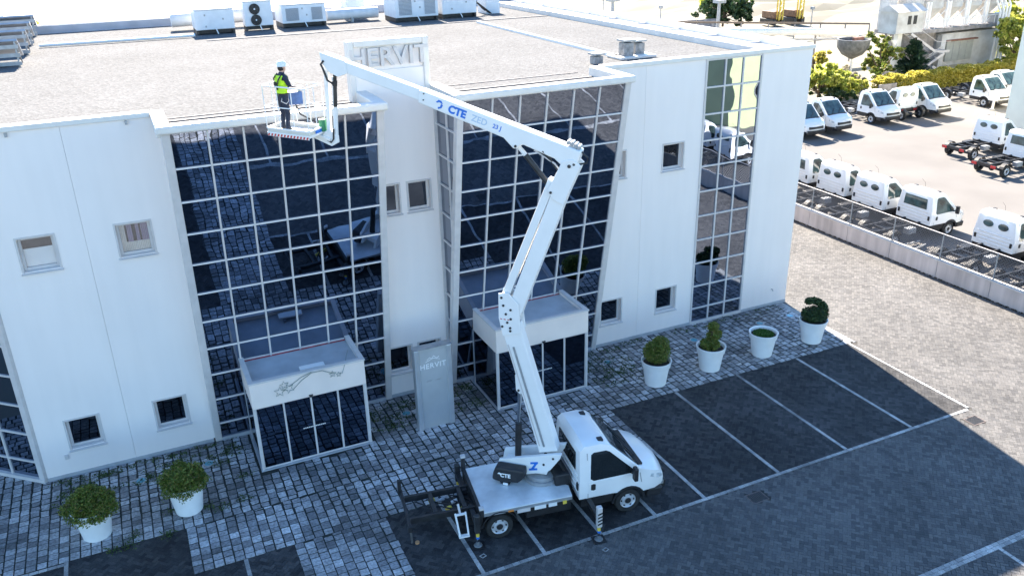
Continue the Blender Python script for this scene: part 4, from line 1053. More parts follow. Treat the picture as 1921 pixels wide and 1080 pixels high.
def chassis(root, wb, tail, front):
    """ladder frame from -tail to front (x)"""
    b = MB()
    for s in (-1, 1): b.box(-tail, front, s*.42-.04, s*.42+.04, .60, .78)
    fr = b.build('chassis_frame', M_BLACKM, root)
    x = -tail+.03
    while x < front-.3:
        MB().box(x-.04, x+.04, -.379, .379, .63, .75).build('cross_member', M_BLACKM, fr); x += .72
    MB().box(-tail-.06, -tail, -.82, .82, .58, .72).build('rear_beam', M_BLACKM, fr)
    for s in (-1, 1):
        MB().box(-tail-.09, -tail-.061, s*.62-.16, s*.62+.16, .56, .70).build('tail_light', M_RED, fr)
    MB().cyl((0, -.8, .36), (0, .8, .36), .07, n=10).build('axle', M_BLACKM, fr)
    MB().sphere((0, 0, .36), (.19, .16, .17)).build('differential', M_BLACKM, fr, smooth=True)
    MB().cyl((0, 0, .42), (front-.4, 0, .55), .045, n=8).build('drive_shaft', M_GREY, fr)
    MB().box(1.0, 1.75, .48, .86, .40, .74).build('fuel_tank', M_BLACK, fr, bevel=.05)
    MB().box(.95, 1.45, -.84, -.50, .44, .72).build('battery_box', M_GREY, fr, bevel=.03)
    return fr
def make_van(name, rear='wide', crew=False, wb=3.45, tail=.95, glass=None):
    e = empty(name)
    make_cab(e, wb, crew, rear, glass=glass)
    chassis(e, wb, tail, wb-.5)
    for s in (-1, 1):
        wheel(e, wb, s*.84, out=s); wheel(e, 0, s*.84, out=s)
        MB().prism([(.46*math.cos(t), .38+.46*math.sin(t)) for t in np.linspace(R(20), R(160), 9)]+[(.43*math.cos(t), .38+.43*math.sin(t)) for t in np.linspace(R(160), R(20), 9)], lambda a, z, h: (a, h, z), s*.72, s*.97).build('mudguard', M_BLACK, e)
    return e

# ------------------------------------------------------------------ the boom-lift truck
P0 = Vector((-16.01, -7.85, 0)); TU = Vector((3.43, -.54, 0)).normalized(); TN = Vector((-TU.y, TU.x, 0))
TRUCK = empty('boom_lift_truck')
tag(TRUCK, 'white truck-mounted boom lift with raised folding arms and workman basket in the forecourt', 'boom lift')
make_cab(TRUCK, 3.45, False, 'wide')
for s in (-1, 1):
    wheel(TRUCK, 3.45, s*.84, out=s); wheel(TRUCK, 0, s*.84, out=s)
    MB().prism([(.48*math.cos(t), .38+.47*math.sin(t)) for t in np.linspace(R(10), R(170), 11)]+[(.45*math.cos(t), .38+.44*math.sin(t)) for t in np.linspace(R(170), R(10), 11)], lambda a, z, h: (a, h, z), s*.66, s*.99).build('mudguard', M_BLACK, TRUCK)
b = MB()
for s in (-1, 1): b.box(-2.15, 3.0, s*.45-.04, s*.45+.04, .60, .76)
fr = b.build('chassis_frame', M_BLACKM, TRUCK)
for x in (-1.5, -.75, .3, 1.0, 1.7, 2.2): MB().box(x-.05, x+.05, -.399, .399, .60, .76).build('cross_member', M_BLACKM, fr)
MB().box(-2.23, -2.151, -.78, .85, .62, .70).build('rear_beam', M_BLACKM, fr)
for yy in (-.74, .82): MB().box(-2.26, -2.17, yy-.05, yy+.05, .60, 1.02 if yy > 0 else .74).build('rear_post', M_BLACKM, fr)
MB().cyl((-2.08, -.90, .34), (-2.08, -.90, .38), .055, n=10).build('tail_marker', mat('dull_orange_reflector', (.42, .22, .10), .5), fr)
MB().bar((-2.19, -.80, .36), (-2.04, -.90, .36), .04, .02).build('marker_arm', M_BLACKM, fr)
MB().bar((-2.2, -.74, .62), (-2.2, -.86, .34), .05, .05).build('rear_stay', M_BLACKM, fr)
for i, (x, y) in enumerate([(-1.3, .30), (-1.0, .12), (-1.55, .33), (-.85, .38), (-1.2, -.1), (-.95, -.25)]):
    MB().cyl((x, y, .55), (x+.16, y, .60), .05, n=8).build('hydraulic_valve', [M_GREY, M_ALU, M_YELLOW][i % 3] if i != 4 else M_YELLOW, fr)
for k in range(4):
    MB().tube([(-1.9+.3*k, .35, .62), (-1.6+.3*k, .1+.05*k, .58), (-1.3+.25*k, -.1, .66), (-.9+.2*k, -.3, .60)], .018, 6).build('hose', M_BLACK, fr)
MB().box(-.9, -.1, -.40, .40, .45, .57).build('spare_carrier', M_BLACKM, fr, bevel=.03)
MB().cyl((0, -.8, .36), (0, .8, .36), .08, n=10).build('axle', M_BLACKM, fr)
MB().box(.55, 1.5, .50, .95, .38, .76).build('fuel_tank', M_BLACK, fr, bevel=.05)
MB().box(.7, 1.9, -.92, -.50, .42, .76).build('tool_box', M_BLACK, fr, bevel=.03)
MB().box(1.62, 2.02, -.50, .55, .70, 1.22).build('hydraulic_pack', M_BLACK, fr, bevel=.04)
for k in range(5): MB().tube([(1.95, -.35+.16*k, 1.1), (1.80, -.30+.15*k, 1.42+.03*k), (1.55, -.15+.1*k, 1.50), (1.45, -.05+.06*k, 1.30)], .026, 6).build('hose', M_BLACK, fr)
# flat bed with a notch behind the cab
bed = MB().prism([(-.42, -.98), (1.90, -.98), (1.95, -.55), (1.50, -.12), (1.46, .60), (1.95, .97), (-.42, .97)], lambda a, c, h: (a, c, h), .865, .90).build('bed', M_BED, TRUCK, bevel=.006)
MB().box(-.42, 1.90, -.985, -.945, .78, .864).build('bed_side', M_GREY, bed); MB().box(-.42, 1.95, .93, .97, .78, .864).build('bed_side', M_GREY, bed)
MB().box(-.50, -.425, -.94, 1.0, .40, .93).build('headboard', M_BLACKM, bed)
for x, y in ((-.46, -.98), (-.46, 1.03)): MB().box(x-.05, x+.05, y-.05, y+.05, .80, 1.02 if y < 0 else 1.22).build('corner_post', M_BLACKM, bed)
for x, y in ((-.46, -.98), (-.46, 1.03)): MB().box(x-.06, x+.06, y-.055, y+.055, 1.025 if y < 0 else 1.225, 1.08 if y < 0 else 1.29).build('post_cap', M_ALU, bed)
for x, wd, m in ((.62, .34, M_ALU), (1.05, .30, M_WHITE), (1.38, .22, M_WHITE), (1.70, .10, M_YELLOW)): MB().box(x-wd/2, x+wd/2, -1.0, -.986, .70, .80).build('side_plate', m, bed)
MB().box(.22, .36, -1.0, -.987, .79, .83).build('side_marker', M_ORANGE, bed)
def outrigger(x, y, label, reach_from, striped=False, ztop=.95, legr=.05):
    ob = MB().bar((x, reach_from, .66), (x, y, .66), .12, .12).build('outrigger', M_BLACKM, TRUCK)
    MB().box(x-.07, x+.07, y-.07, y+.07, .42, ztop).build('leg_housing', M_ALU if striped else M_BLACKM, ob, bevel=.03)
    if striped:
        for k in range(4):
            MB().prism([(-.06, .50+k*.1), (.06, .54+k*.1), (.06, .585+k*.1), (-.06, .545+k*.1)], lambda a, z, h: (x+a, h, z), y-.078, y-.072).build('warning_stripe', M_BLACK, ob)
    MB().cyl((x, y, .12), (x, y, .45), legr*.7, n=10).build('ram', M_CHROME, ob, smooth=True)
    MB().cyl((x, y, .30), (x, y, .40), legr*.9, n=10).build('collar', M_YELLOW, ob)
    MB().cyl((x, y, .24), (x, y, .30), legr*.9, n=10).build('collar', M_BLUE, ob)
    MB().lathe([(0, .02), (.11, .02), (.10, .04), (.05, .06), (.04, .13), (0, .13)], (x, y, .012), n=16).build('foot', mat('dull_steel', (.16, .17, .18), .5), ob, smooth=True)
    MB().box(x-.16, x+.16, y-.15, y+.15, .006, .025).build('ground_pad', M_BLACK, ob)
    MB().tube([(x+.05, y-.34, .02), (x-.06, y-.40, .03), (x, y-.47, .02), (x+.10, y-.42, .02), (x+.05, y-.34, .02)], .014, 5).build('pad_handle', M_GREY, ob)
outrigger(-.60, -1.06, '', -.3); outrigger(2.33, -1.75, '', -.3, True, 1.02); outrigger(-.60, 1.16, '', .3); outrigger(2.33, 1.75, '', .3, True, 1.02)
# white fold-down step hanging at the rear right
st = MB()
st.bar((-1.06, -.66, .80), (-1.02, -.92, .30), .04, .04); st.bar((-.80, -.66, .80), (-.80, -.92, .30), .04, .04); st.bar((-1.05, -.93, .29), (-.78, -.93, .29), .10, .04); st.bar((-1.06, -.68, .76), (-.79, -.68, .76), .05, .04)
st.build('step_ladder', M_WHITE, TRUCK)
MB().bar((-.95, -.5, .95), (-.93, -.66, .72), .05, .04).build('ladder_arm', M_ALU, TRUCK)
TRUCK.location = P0+TN*.93; TRUCK.rotation_euler = (0, 0, math.atan2(TU.y, TU.x))

# boom geometry lies in a vertical plane through the turret -------------
BT = Vector((-14.479, -7.129, 0)); BD = Vector((-.7447, .6674, 0)); BN = Vector((-BD.y, BD.x, 0))      # BN faces the viewer's side
def bp(a, z, h): return BT+BD*a+BN*h+Vector((0, 0, z))
def plate(name, poly, h0, h1, m=M_WHITE, parent=None, bevel=.012):
    return MB().prism(poly, bp, h0, h1).build(name, m, parent or TRUCK, bevel=bevel)
def along(p, q, w0, w1, h0, h1, name, m=M_WHITE, parent=None, bevel=.02):
    """tapered box beam between (a,z) points"""
    d = Vector((q[0]-p[0], q[1]-p[1])).normalized(); n_ = Vector((-d.y, d.x))
    poly = [(p[0]+n_.x*w0/2, p[1]+n_.y*w0/2), (q[0]+n_.x*w1/2, q[1]+n_.y*w1/2), (q[0]-n_.x*w1/2, q[1]-n_.y*w1/2), (p[0]-n_.x*w0/2, p[1]-n_.y*w0/2)]
    return plate(name, poly, h0, h1, m, parent, bevel)
def pin(a, z, h, parent, r=.03):
    MB().cyl(bp(a, z, h), bp(a, z, h+.02), r, n=10).build('pin', M_BLACKM, parent)
MB().lathe([(0, .90), (.46, .90), (.46, .99), (.40, 1.0), (.40, 1.10), (0, 1.10)], (BT.x, BT.y, 0), n=28).build('slewing_ring', M_GREY, TRUCK, smooth=True)
tur = plate('turret', [(1.05, 1.44), (-.43, 1.84), (-.62, 1.88), (-.58, 1.74), (-.34, 1.38), (-.24, 1.28), (.32, 1.11), (.67, 1.02), (1.12, 1.06)], .20, .30)
plate('turret_plate', [(1.05, 1.44), (-.43, 1.84), (-.62, 1.88), (-.58, 1.74), (-.34, 1.38), (-.24, 1.28), (.32, 1.11), (.67, 1.02), (1.12, 1.06)], -.30, -.20, parent=tur)
plate('turret_core', [(.95, 1.32), (-.30, 1.45), (-.2, 1.12), (.9, 1.08)], -.199, .199, parent=tur)
pin(-.40, 1.72, .30, tur); pin(-.15, 1.50, .30, tur)
cov = plate('control_cover', [(1.05, 1.42), (.29, 1.41), (.28, 1.20), (.46, 1.02), (.91, .97), (1.16, 1.02), (1.12, 1.23)], .31, .62, M_BLACK, tur, .05)
plate('cover_foot', [(.95, .97), (.66, .97), (.70, .905), (.90, .905)], .40, .60, M_BLACK, tur)
plate('beacon', [(.85, .985), (.72, .985), (.72, .92), (.85, .92)], .601, .64, M_WHITE, tur)
text_obj('cover_lettering', 'CTE', .15, frame4(bp(.78, 1.21, .635), -BD, (0, 0, 1)), M_WHITE, cov, extrude=.004, offset=.006)
sw = [(.99, 1.24), (.95, 1.29), (.88, 1.26), (.91, 1.22), (.94, 1.24)]
plate('cover_emblem', sw, .63, .637, M_WHITE, cov, 0)
zlogo = MB()
for poly in ([(.20, 1.51), (.0, 1.55), (.0, 1.49), (.20, 1.45)], [(.10, 1.47), (.02, 1.49), (.12, 1.31), (.20, 1.29)], [(.24, 1.31), (.02, 1.36), (.02, 1.30), (.24, 1.25)]): zlogo.prism(poly, bp, .301, .306)
zlogo.build('turret_emblem', M_BLUE, tur)
# lower arm
low = along((-.24, 1.80), (.70, 5.25), .50, .46, -.16, .16, 'lower_arm')
along((-.13, 1.95), (.62, 4.7), .05, .05, .165, .185, 'groove', M_GREY, low, .004); along((-.01, 1.95), (.76, 4.75), .03, .03, .163, .175, 'groove', M_ALU, low, .003)
plate('cylinder_bracket', [(.62, 3.89), (.57, 3.93), (.42, 3.90), (.36, 3.40), (.50, 3.36), (.60, 3.45)], -.12, .12, M_WHITE, low)
pin(.53, 3.47, .12, low)
cy = MB().cyl(bp(.62, 1.36, 0), bp(.585, 2.45, 0), .085, n=14).build('lift_cylinder', M_BLACKM, TRUCK, smooth=True)
MB().cyl(bp(.585, 2.45, 0), bp(.54, 3.45, 0), .045, n=12).build('rod', M_CHROME, cy, smooth=True)
# elbow plates
elb = plate('elbow_plate', [(.96, 6.10), (.72, 6.14), (.46, 5.86), (.44, 5.46), (.40, 5.10), (.88, 4.98), (.97, 5.45)], .161, .20)
plate('elbow_plate', [(.96, 6.10), (.72, 6.14), (.46, 5.86), (.44, 5.46), (.40, 5.10), (.88, 4.98), (.97, 5.45)], -.20, -.161)
for a, z in [(.88, 6.0), (.84, 5.80), (.66, 5.70), (.78, 5.58), (.66, 5.46), (.75, 5.36), (.88, 5.24), (.68, 5.14), (.68, 5.22)]: pin(a, z, .20, elb)
for k in range(3): plate('warning_stripe', [(.93-.09*k, 5.455-.005*k), (.88-.09*k, 5.445-.005*k), (.88-.09*k, 5.425-.005*k), (.93-.09*k, 5.435-.005*k)], .201, .204, M_RED, elb, 0)
# second arm: main box and slim parallel tie
sec = along((.60, 5.60), (-.78, 9.30), .36, .36, -.16, .15, 'second_arm')
par = along((.84, 5.95), (-.36, 8.95), .19, .19, -.10, .14, 'parallel_arm')
pin(.80, 6.06, .14, par)
plate('arm_head', [(-.26, 8.72), (-.38, 8.52), (-.62, 8.40), (-1.02, 9.32), (-.84, 9.46), (-.60, 9.40)], .151, .19, M_WHITE, sec); plate('arm_head', [(-.26, 8.72), (-.38, 8.52), (-.62, 8.40), (-1.02, 9.32), (-.84, 9.46), (-.60, 9.40)], -.20, -.161, M_WHITE, sec)
pin(-.76, 9.30, .19, sec, .04); pin(-.34, 8.68, .19, sec)
# upper arm with telescopic section
upp = plate('upper_arm', [(2.66, 10.84), (-1.02, 9.63), (-.95, 9.40), (-.84, 9.24), (-.62, 9.26), (-.42, 9.44), (.30, 9.72), (.44, 9.62), (.52, 9.62), (.74, 9.85), (2.72, 10.55)], -.17, .17, bevel=.03)
pin(.46, 9.68, .17, upp); pin(-.86, 9.34, .17, upp); pin(2.58, 10.62, .17, upp, .015); pin(2.56, 10.76, .17, upp, .015)
for k, (a, z) in enumerate([(-.72, 9.80), (-.80, 9.78), (-.88, 9.74), (-.95, 9.70)]): MB().cyl(bp(a, z, -.12), bp(a, z, .12), .045, n=8).build('hose_guide', M_GREY, upp)
MB().tube([bp(-.98, 9.62, .05), bp(-1.14, 9.48, .05), bp(-1.12, 9.36, .05), bp(-.96, 9.32, .05)], .022, 6).build('hose', M_BLACK, upp)
for k in range(3): MB().tube([bp(.05-.1*k, 9.60, .10+.03*k), bp(-.2-.05*k, 9.46, .12), bp(-.42, 9.32-.03*k, .12), bp(-.56, 9.12, .10)], .022, 6).build('hose', M_BLACK if k else M_ALU, upp)
sc_ = MB().cyl(bp(.28, 9.45, 0), bp(-.31, 8.73, 0), .065, n=14).build('fold_cylinder', M_BLACKM, TRUCK, smooth=True)
MB().cyl(bp(.46, 9.66, 0), bp(.28, 9.45, 0), .05, n=12).build('rod', M_WHITE, sc_, smooth=True)
tele = plate('telescopic_section', [(5.05, 11.58), (2.50, 10.79), (2.55, 10.54), (4.40, 11.12)], -.12, .12, M_WHITE, upp, .02)
plate('tip_plate', [(5.08, 11.61), (4.45, 11.42), (4.42, 11.14), (4.66, 11.06), (4.88, 11.16), (5.04, 11.36)], .121, .145, M_WHITE, upp); plate('tip_plate', [(5.08, 11.61), (4.45, 11.42), (4.42, 11.14), (4.66, 11.06), (4.88, 11.16), (5.04, 11.36)], -.145, -.121, M_WHITE, upp)
ex = Vector(bp(-1.02, 9.63, 0))-Vector(bp(2.66, 10.84, 0))
def on_arm(t, drop): return bp(2.66-3.68*t, 10.84-1.21*t-drop, .172)
text_obj('arm_lettering', 'CTE', .235, frame4(on_arm(.235, .175), ex, (0, 0, 1)), M_BLUE, upp, extrude=.002, offset=.012)
text_obj('arm_lettering', 'ZED', .20, frame4(on_arm(.375, .175), ex, (0, 0, 1)), M_PALE, upp, extrude=.002, offset=.004)
text_obj('arm_lettering', '23 J', .135, frame4(on_arm(.485, .175), ex, (0, 0, 1)), M_BLUE, upp, extrude=.002, offset=.003)
emb = MB()
c0 = on_arm(.125, .165); exn = ex.normalized(); eyn = Vector((0, 0, 1)); eyn = (eyn-exn*eyn.dot(exn)).normalized()
for poly in ([(-.10, .03), (-.05, .10), (.02, .10), (.07, .04), (.02, .045), (-.02, .06), (-.06, .03)], [(.03, .04), (.08, .01), (.06, -.06), (-.01, -.10), (-.03, -.06), (.02, -.04)]):
    emb.prism(poly, lambda a, z, h: tuple(c0+exn*a+eyn*z+BN*h), 0, .004)
emb.build('arm_emblem', M_BLUE, upp)
# jib hanging from the tip
jib = along((5.00, 11.28), (5.10, 9.72), .11, .10, -.06, .06, 'jib')
along((4.83, 11.05), (4.95, 9.55), .09, .09, -.05, .05, 'jib_tie', M_WHITE, jib)
along((4.78, 11.10), (4.845, 10.36), .075, .075, .02, .10, 'jib_cylinder', M_BLACKM, jib)
plate('jib_foot', [(5.18, 9.78), (5.04, 9.80), (4.90, 9.66), (4.90, 9.50), (5.05, 9.42), (5.56, 9.62), (5.52, 9.70), (5.28, 9.66)], -.07, .07, M_WHITE, jib)
MB().tube([bp(4.98, 11.42, .15), bp(5.05, 11.34, .17), bp(4.99, 11.20, .17), bp(4.93, 10.98, .15), bp(4.82, 10.90, .13), bp(4.76, 11.00, .12)], .026, 6).build('hose', M_BLACK, jib)
MB().tube([bp(4.94, 9.85, .09), bp(4.97, 9.60, .09), bp(5.04, 9.52, .09), bp(5.18, 9.60, .09), bp(5.40, 9.70, .09)], .02, 6).build('hose', M_BLACK, jib)
plate('hose_clamp', [(4.86, 10.95), (4.70, 10.98), (4.72, 10.84), (4.82, 10.84)], .10, .14, M_BLACK, jib)
# basket
FZ = 9.75
QA, QB, QC, QD = Vector((-19.59, -3.03, FZ)), Vector((-18.83, -4.07, FZ)), Vector((-18.32, -3.55, FZ)), Vector((-19.10, -2.52, FZ))
up = Vector((0, 0, 1)); BH = 1.10
bk = MB()
Q = [QA, QB, QC, QD]
for i in range(4):
    bk.bar(Q[i]+up*.12, Q[(i+1) % 4]+up*.12, .035, .035); bk.bar(Q[i], Q[(i+1) % 4], .03, .05)
bk.add([q+up*.0 for q in Q]+[q+up*.02 for q in Q], [(3,2,1,0),(4,5,6,7)])
bas = bk.build('basket', M_WHITE, TRUCK)
for i in range(4):
    a, c = Q[i], Q[(i+1) % 4]
    MB().add([a+up*.002, c+up*.002, c+up*.118, a+up*.118], [(0,1,2,3)]).build('toe_board', mat('basket_beige_panel', (.66, .63, .56), .5, var=.05), bas)
    ins = .03
    MB().tube([a.lerp(c, 0)+up*BH, a.lerp(c, 1)+up*BH], .017, 8).build('top_rail', M_WHITE, bas, smooth=True)
    MB().tube([a.lerp(c, 0)+up*.62, a.lerp(c, 1)+up*.62], .013, 8).build('mid_rail', M_WHITE, bas, smooth=True)
    nn_ = 3 if i % 2 == 0 else 2
    for k in range(nn_): 
        t = k/nn_
        MB().tube([a.lerp(c, t)+up*.12, a.lerp(c, t)+up*BH], .012, 8).build('upright', M_WHITE, bas, smooth=True)
d1 = (QB-QA).normalized(); no = (QA-QD).normalized()
for k in range(13):
    f0, f1 = k/13, (k+.55)/13
    a = QA.lerp(QB, f0)+no*.02; c = QA.lerp(QB, f1)+no*.02
    MB().add([a+up*-.06, c+up*-.06, c+d1*.03+up*-.002, a+d1*.03+up*-.002], [(0,1,2,3)]).build('warning_stripe', M_RED, bas)
MB().add([QA+no*.018-up*.065, QB+no*.018-up*.065, QB+no*.018+up*.0, QA+no*.018], [(0,1,2,3)]).build('stripe_board', M_WHITE, bas)
s1 = (QC-QB).normalized(); o1 = (QB-QA).normalized()*.012
MB().add([QB.lerp(QC, .35)+o1+up*.02, QB.lerp(QC, .98)+o1+up*.02, QB.lerp(QC, .98)+o1+up*.11, QB.lerp(QC, .35)+o1+up*.11], [(0,1,2,3)]).build('name_plate', M_BLUE, bas)
cx_ = QA.lerp(QB, .45)+(QD-QA)*.75
MB().box(cx_.x-.16, cx_.x+.16, cx_.y-.14, cx_.y+.14, FZ+.62, FZ+.92).build('control_box', mat('control_box_blue', (.06, .13, .32), .4, var=.3, scale=6), bas, bevel=.02)
MB().box(cx_.x+.10, cx_.x+.22, cx_.y-.10, cx_.y+.18, FZ+.55, FZ+1.02).build('control_shield', M_ALU, bas, bevel=.02)
MB().tube([cx_+up*.6, cx_+Vector((.1, .1, .35)), cx_+Vector((.3, -.05, .22)), cx_+Vector((.5, -.1, .10))], .02, 6).build('control_cable', M_BLACK, bas)
cc = QB.lerp(QC, .8)
MB().cyl(cc+Vector((.02, .02, .02)), cc+Vector((.02, .02, .30)), .09, n=12).build('extinguisher', mat('green_bottle', (.03, .22, .10), .4), bas, smooth=True)
along((5.05, 9.58), (5.45, 9.70), .08, .08, -.12, .12, 'basket_mount', M_WHITE, jib)

# ================================================================== WORKMAN IN THE BASKET
def person():
    O = Vector((-19.20, -3.28, FZ+.022)); F = Vector((.93, .3676, 0)).normalized(); Rr = Vector((F.y, -F.x, 0))
    def L(f, r, z): return O+F*f+Rr*r+up*z
    V = []; Rd = []; E_ = []
    def node(f, r, z, rad, par=None):
        V.append(L(f, r, z)); Rd.append(rad)
        if par is not None: E_.append((par, len(V)-1))
        return len(V)-1
    pel = node(0, 0, .84, (.145, .115))
    wa = node(.01, 0, .98, (.135, .105), pel); ch = node(.03, 0, 1.14, (.155, .12), wa); ct = node(.045, 0, 1.27, (.12, .10), ch)
    nk = node(.06, 0, 1.36, (.052, .052), ct); jaw = node(.085, 0, 1.425, (.066, .074), nk); hd = node(.09, 0, 1.50, (.075, .088), jaw); tp = node(.088, 0, 1.565, (.055, .065), hd)
    no_ = node(.178, 0, 1.475, (.013, .014), hd)
    for s in (-1, 1):
        node(.085, s*.085, 1.475, (.014, .02), hd)
        sh = node(.035, s*.165, 1.275, (.066, .066), ct); el = node(.10, s*.235, 1.055, (.046, .046), sh); wr = node(.31, s*.16, .985, (.030, .030), el)
        pa = node(.365, s*.145, .985, (.030, .020), wr)
        for k, (dr, ln) in enumerate(((-.028, .062), (-.009, .072), (.010, .068), (.028, .054))):
            m1 = node(.40, s*.14+dr, .993, (.0095, .0095), pa); m2 = node(.40+ln*.6, s*.14+dr, .985, (.009, .009), m1); node(.40+ln*.75, s*.14+dr, .960, (.008, .008), m2)
        t1 = node(.365, s*.145-s*.038, .978, (.011, .011), pa); node(.398, s*.145-s*.052, .962, (.009, .009), t1)
        hp = node(0, s*.085, .78, (.095, .10), pel); kn = node(.04, s*.10, .45, (.062, .066), hp); an = node(-.015, s*.105, .09, (.044, .046), kn)
        hl = node(-.04, s*.105, .045, (.04, .035), an); node(.13, s*.115, .032, (.042, .028), an)
    me = bpy.data.meshes.new('person_skeleton'); me.from_pydata([tuple(v) for v in V], E_, [])
    bm = bmesh.new(); bm.from_mesh(me); ly = bm.verts.layers.skin.verify(); bm.verts.ensure_lookup_table()
    for i, v in enumerate(bm.verts): v[ly].radius = Rd[i]; v[ly].use_root = (i == 0)
    bm.to_mesh(me); bm.free()
    tmp = bpy.data.objects.new('person_tmp', me); link(tmp)
    md = tmp.modifiers.new('skin', 'SKIN'); md.use_smooth_shade = True
    tmp.modifiers.new('sub', 'SUBSURF').levels = 2; tmp.modifiers['sub'].render_levels = 2
    body = bpy.data.meshes.new_from_object(tmp.evaluated_get(bpy.context.evaluated_depsgraph_get()))
    bpy.data.objects.remove(tmp)
    for m in (M_NAVY, M_SKIN, M_BLACK): body.materials.append(m)
    body.materials.clear()
    for m in (M_NAVY, M_SKIN, M_BLACK): body.materials.append(m)
    vest_f = []
    for p in body.polygons:
        d = Vector(p.center)-O; f, r, z = d.dot(F), d.dot(Rr), d.z
        p.material_index = 1 if z > 1.385 or (f > .325 and z > .9) else (2 if z < .10 else 0)
        if .90 < z < 1.31 and abs(r) < .155 and f < .22: vest_f.append(p.index)
    root = empty('person', O, 0, 'workman in white helmet, yellow vest and navy clothes standing in the basket', 'person')
    o = bpy.data.objects.new('body', body); link(o); adopt(o, root)
    # vest: the torso skin lifted off the jacket
    ids = sorted({v for i in vest_f for v in body.polygons[i].vertices}); mp = {v: k for k, v in enumerate(ids)}
    vb = MB(); vb.v = [tuple(Vector(body.vertices[v].co)+body.vertices[v].normal*.014) for v in ids]; vb.f = [tuple(mp[v] for v in body.polygons[i].vertices) for i in vest_f]
    vb.build('vest', M_HIVIS, root, smooth=True)
    # helmet
    hc = L(.085, 0, 1.52)
    hm = MB().lathe([(0.0, .125), (.05, .12), (.09, .095), (.112, .05), (.118, 0.0), (.125, -.008), (.118, -.012), (.1, 0)], hc, n=20).build('helmet', M_WHITE, root, smooth=True)
    MB().prism([(.09, -.07), (.155, -.045), (.17, 0), (.155, .045), (.09, .07)], lambda a, c, h: tuple(hc+F*a+Rr*c+up*h), -.012, .0).build('peak', M_WHITE, hm)
    MB().sphere(L(.065, 0, 1.475), (.082, .082, .085), 12, 8).build('hair', M_HAIR, root, smooth=True)
    for s in (-1, 1): MB().sphere(L(.158, s*.03, 1.50), (.010, .010, .008), 6, 5).build('eye', M_HAIR, root)
    MB().bar(L(.165, -.022, 1.44), L(.165, .022, 1.44), .008, .008).build('mouth', mat('lips', (.42, .18, .15), .5), root)
    # harness straps
    for s in (-1, 1):
        MB().tube([L(-.115, s*.02, 1.00), L(-.125, s*.05, 1.12), L(-.10, s*.10, 1.25), L(.0, s*.105, 1.345), L(.10, s*.10, 1.27), L(.15, s*.07, 1.12)], .018, 6).build('harness_strap', M_BLACK, root)
        MB().tube([L(-.05, s*.10, .86), L(-.10, s*.11, .74), L(-.02, s*.18, .68), L(.08, s*.14, .74), L(.06, s*.09, .84)], .013, 6).build('leg_strap', M_ALU, root)
    MB().tube([L(-.135*math.cos(t)+.015, .158*math.sin(t), .90) for t in np.linspace(-math.pi, math.pi, 15)], .018, 6).build('belt', M_BLACK, root)
    MB().box(*[c for p in zip(L(-.16, -.03, 1.10), L(-.12, .03, 1.18)) for c in sorted(p)]).build('buckle', M_BLACK, root)
person()

# ================================================================== FENCE
M_FWALL = wall_mat('stained_boundary_concrete', (0.56, 0.50, 0.48), 0.35)
FE = empty('boundary_fence', (7.3, -5, 0), 0, 'low concrete wall topped with galvanised chain-link fence between drive and truck lot', 'fence')
y = -26.0
while y < 27:
    MB().box(7.2, 7.42, y+.006, y+2.494, -.05, .74).build('wall_section', M_FWALL, FE, bevel=.012, seg=1)
    MB().box(7.17, 7.45, y+.004, y+2.496, .741, .80).build('wall_cap', M_COPING if False else mat('pale_concrete_cap', (.50, .48, .46), .8, var=.12, scale=4), FE)
    MB().cyl((7.31, y+.02, .78), (7.31, y+.02, 1.92), .028, n=8).build('post', M_GREY, FE, smooth=True)
    y += 2.5
MB().cyl((7.31, -26, 1.90), (7.31, 26.5, 1.90), .022, n=8).build('top_rail', M_ALU, FE, smooth=True)
fm = MB(); sp = .13; H = 1.06
k = -26.0
while k < 26:
    for d in (1, -1):
        y0, y1 = (k, k+H) if d > 0 else (k+H, k)
        p0, p1 = Vector((7.31+.003*d, y0, .81)), Vector((7.31+.003*d, y1, .81+H))
        r_ = .0105
        n0 = Vector((1, 0, 0))*r_; n1 = (p1-p0).normalized().cross(Vector((1, 0, 0)))*r_
        fm.add([p0+n0, p0-n0*.5+n1, p0-n0*.5-n1, p1+n0, p1-n0*.5+n1, p1-n0*.5-n1], [(0,1,4,3),(1,2,5,4),(2,0,3,5)])
    k += sp
fm.build('wire_mesh', mat('galvanised_wire', (.13, .14, .16), .5, .3, var=.1), FE, kind='stuff')
# debris and dirt along the wall foot
pts = np.stack([7.12+rng.random(900)*.07, -8+rng.random(900)*17, np.full(900, .012)], 1)
leaves('leaf_litter', pts, .05, mat('dead_leaf', (.07, .05, .03), .9, var=.4), kind='stuff')
bpy.data.objects['leaf_litter']['label'] = 'dark leaf litter along the foot of the concrete wall'

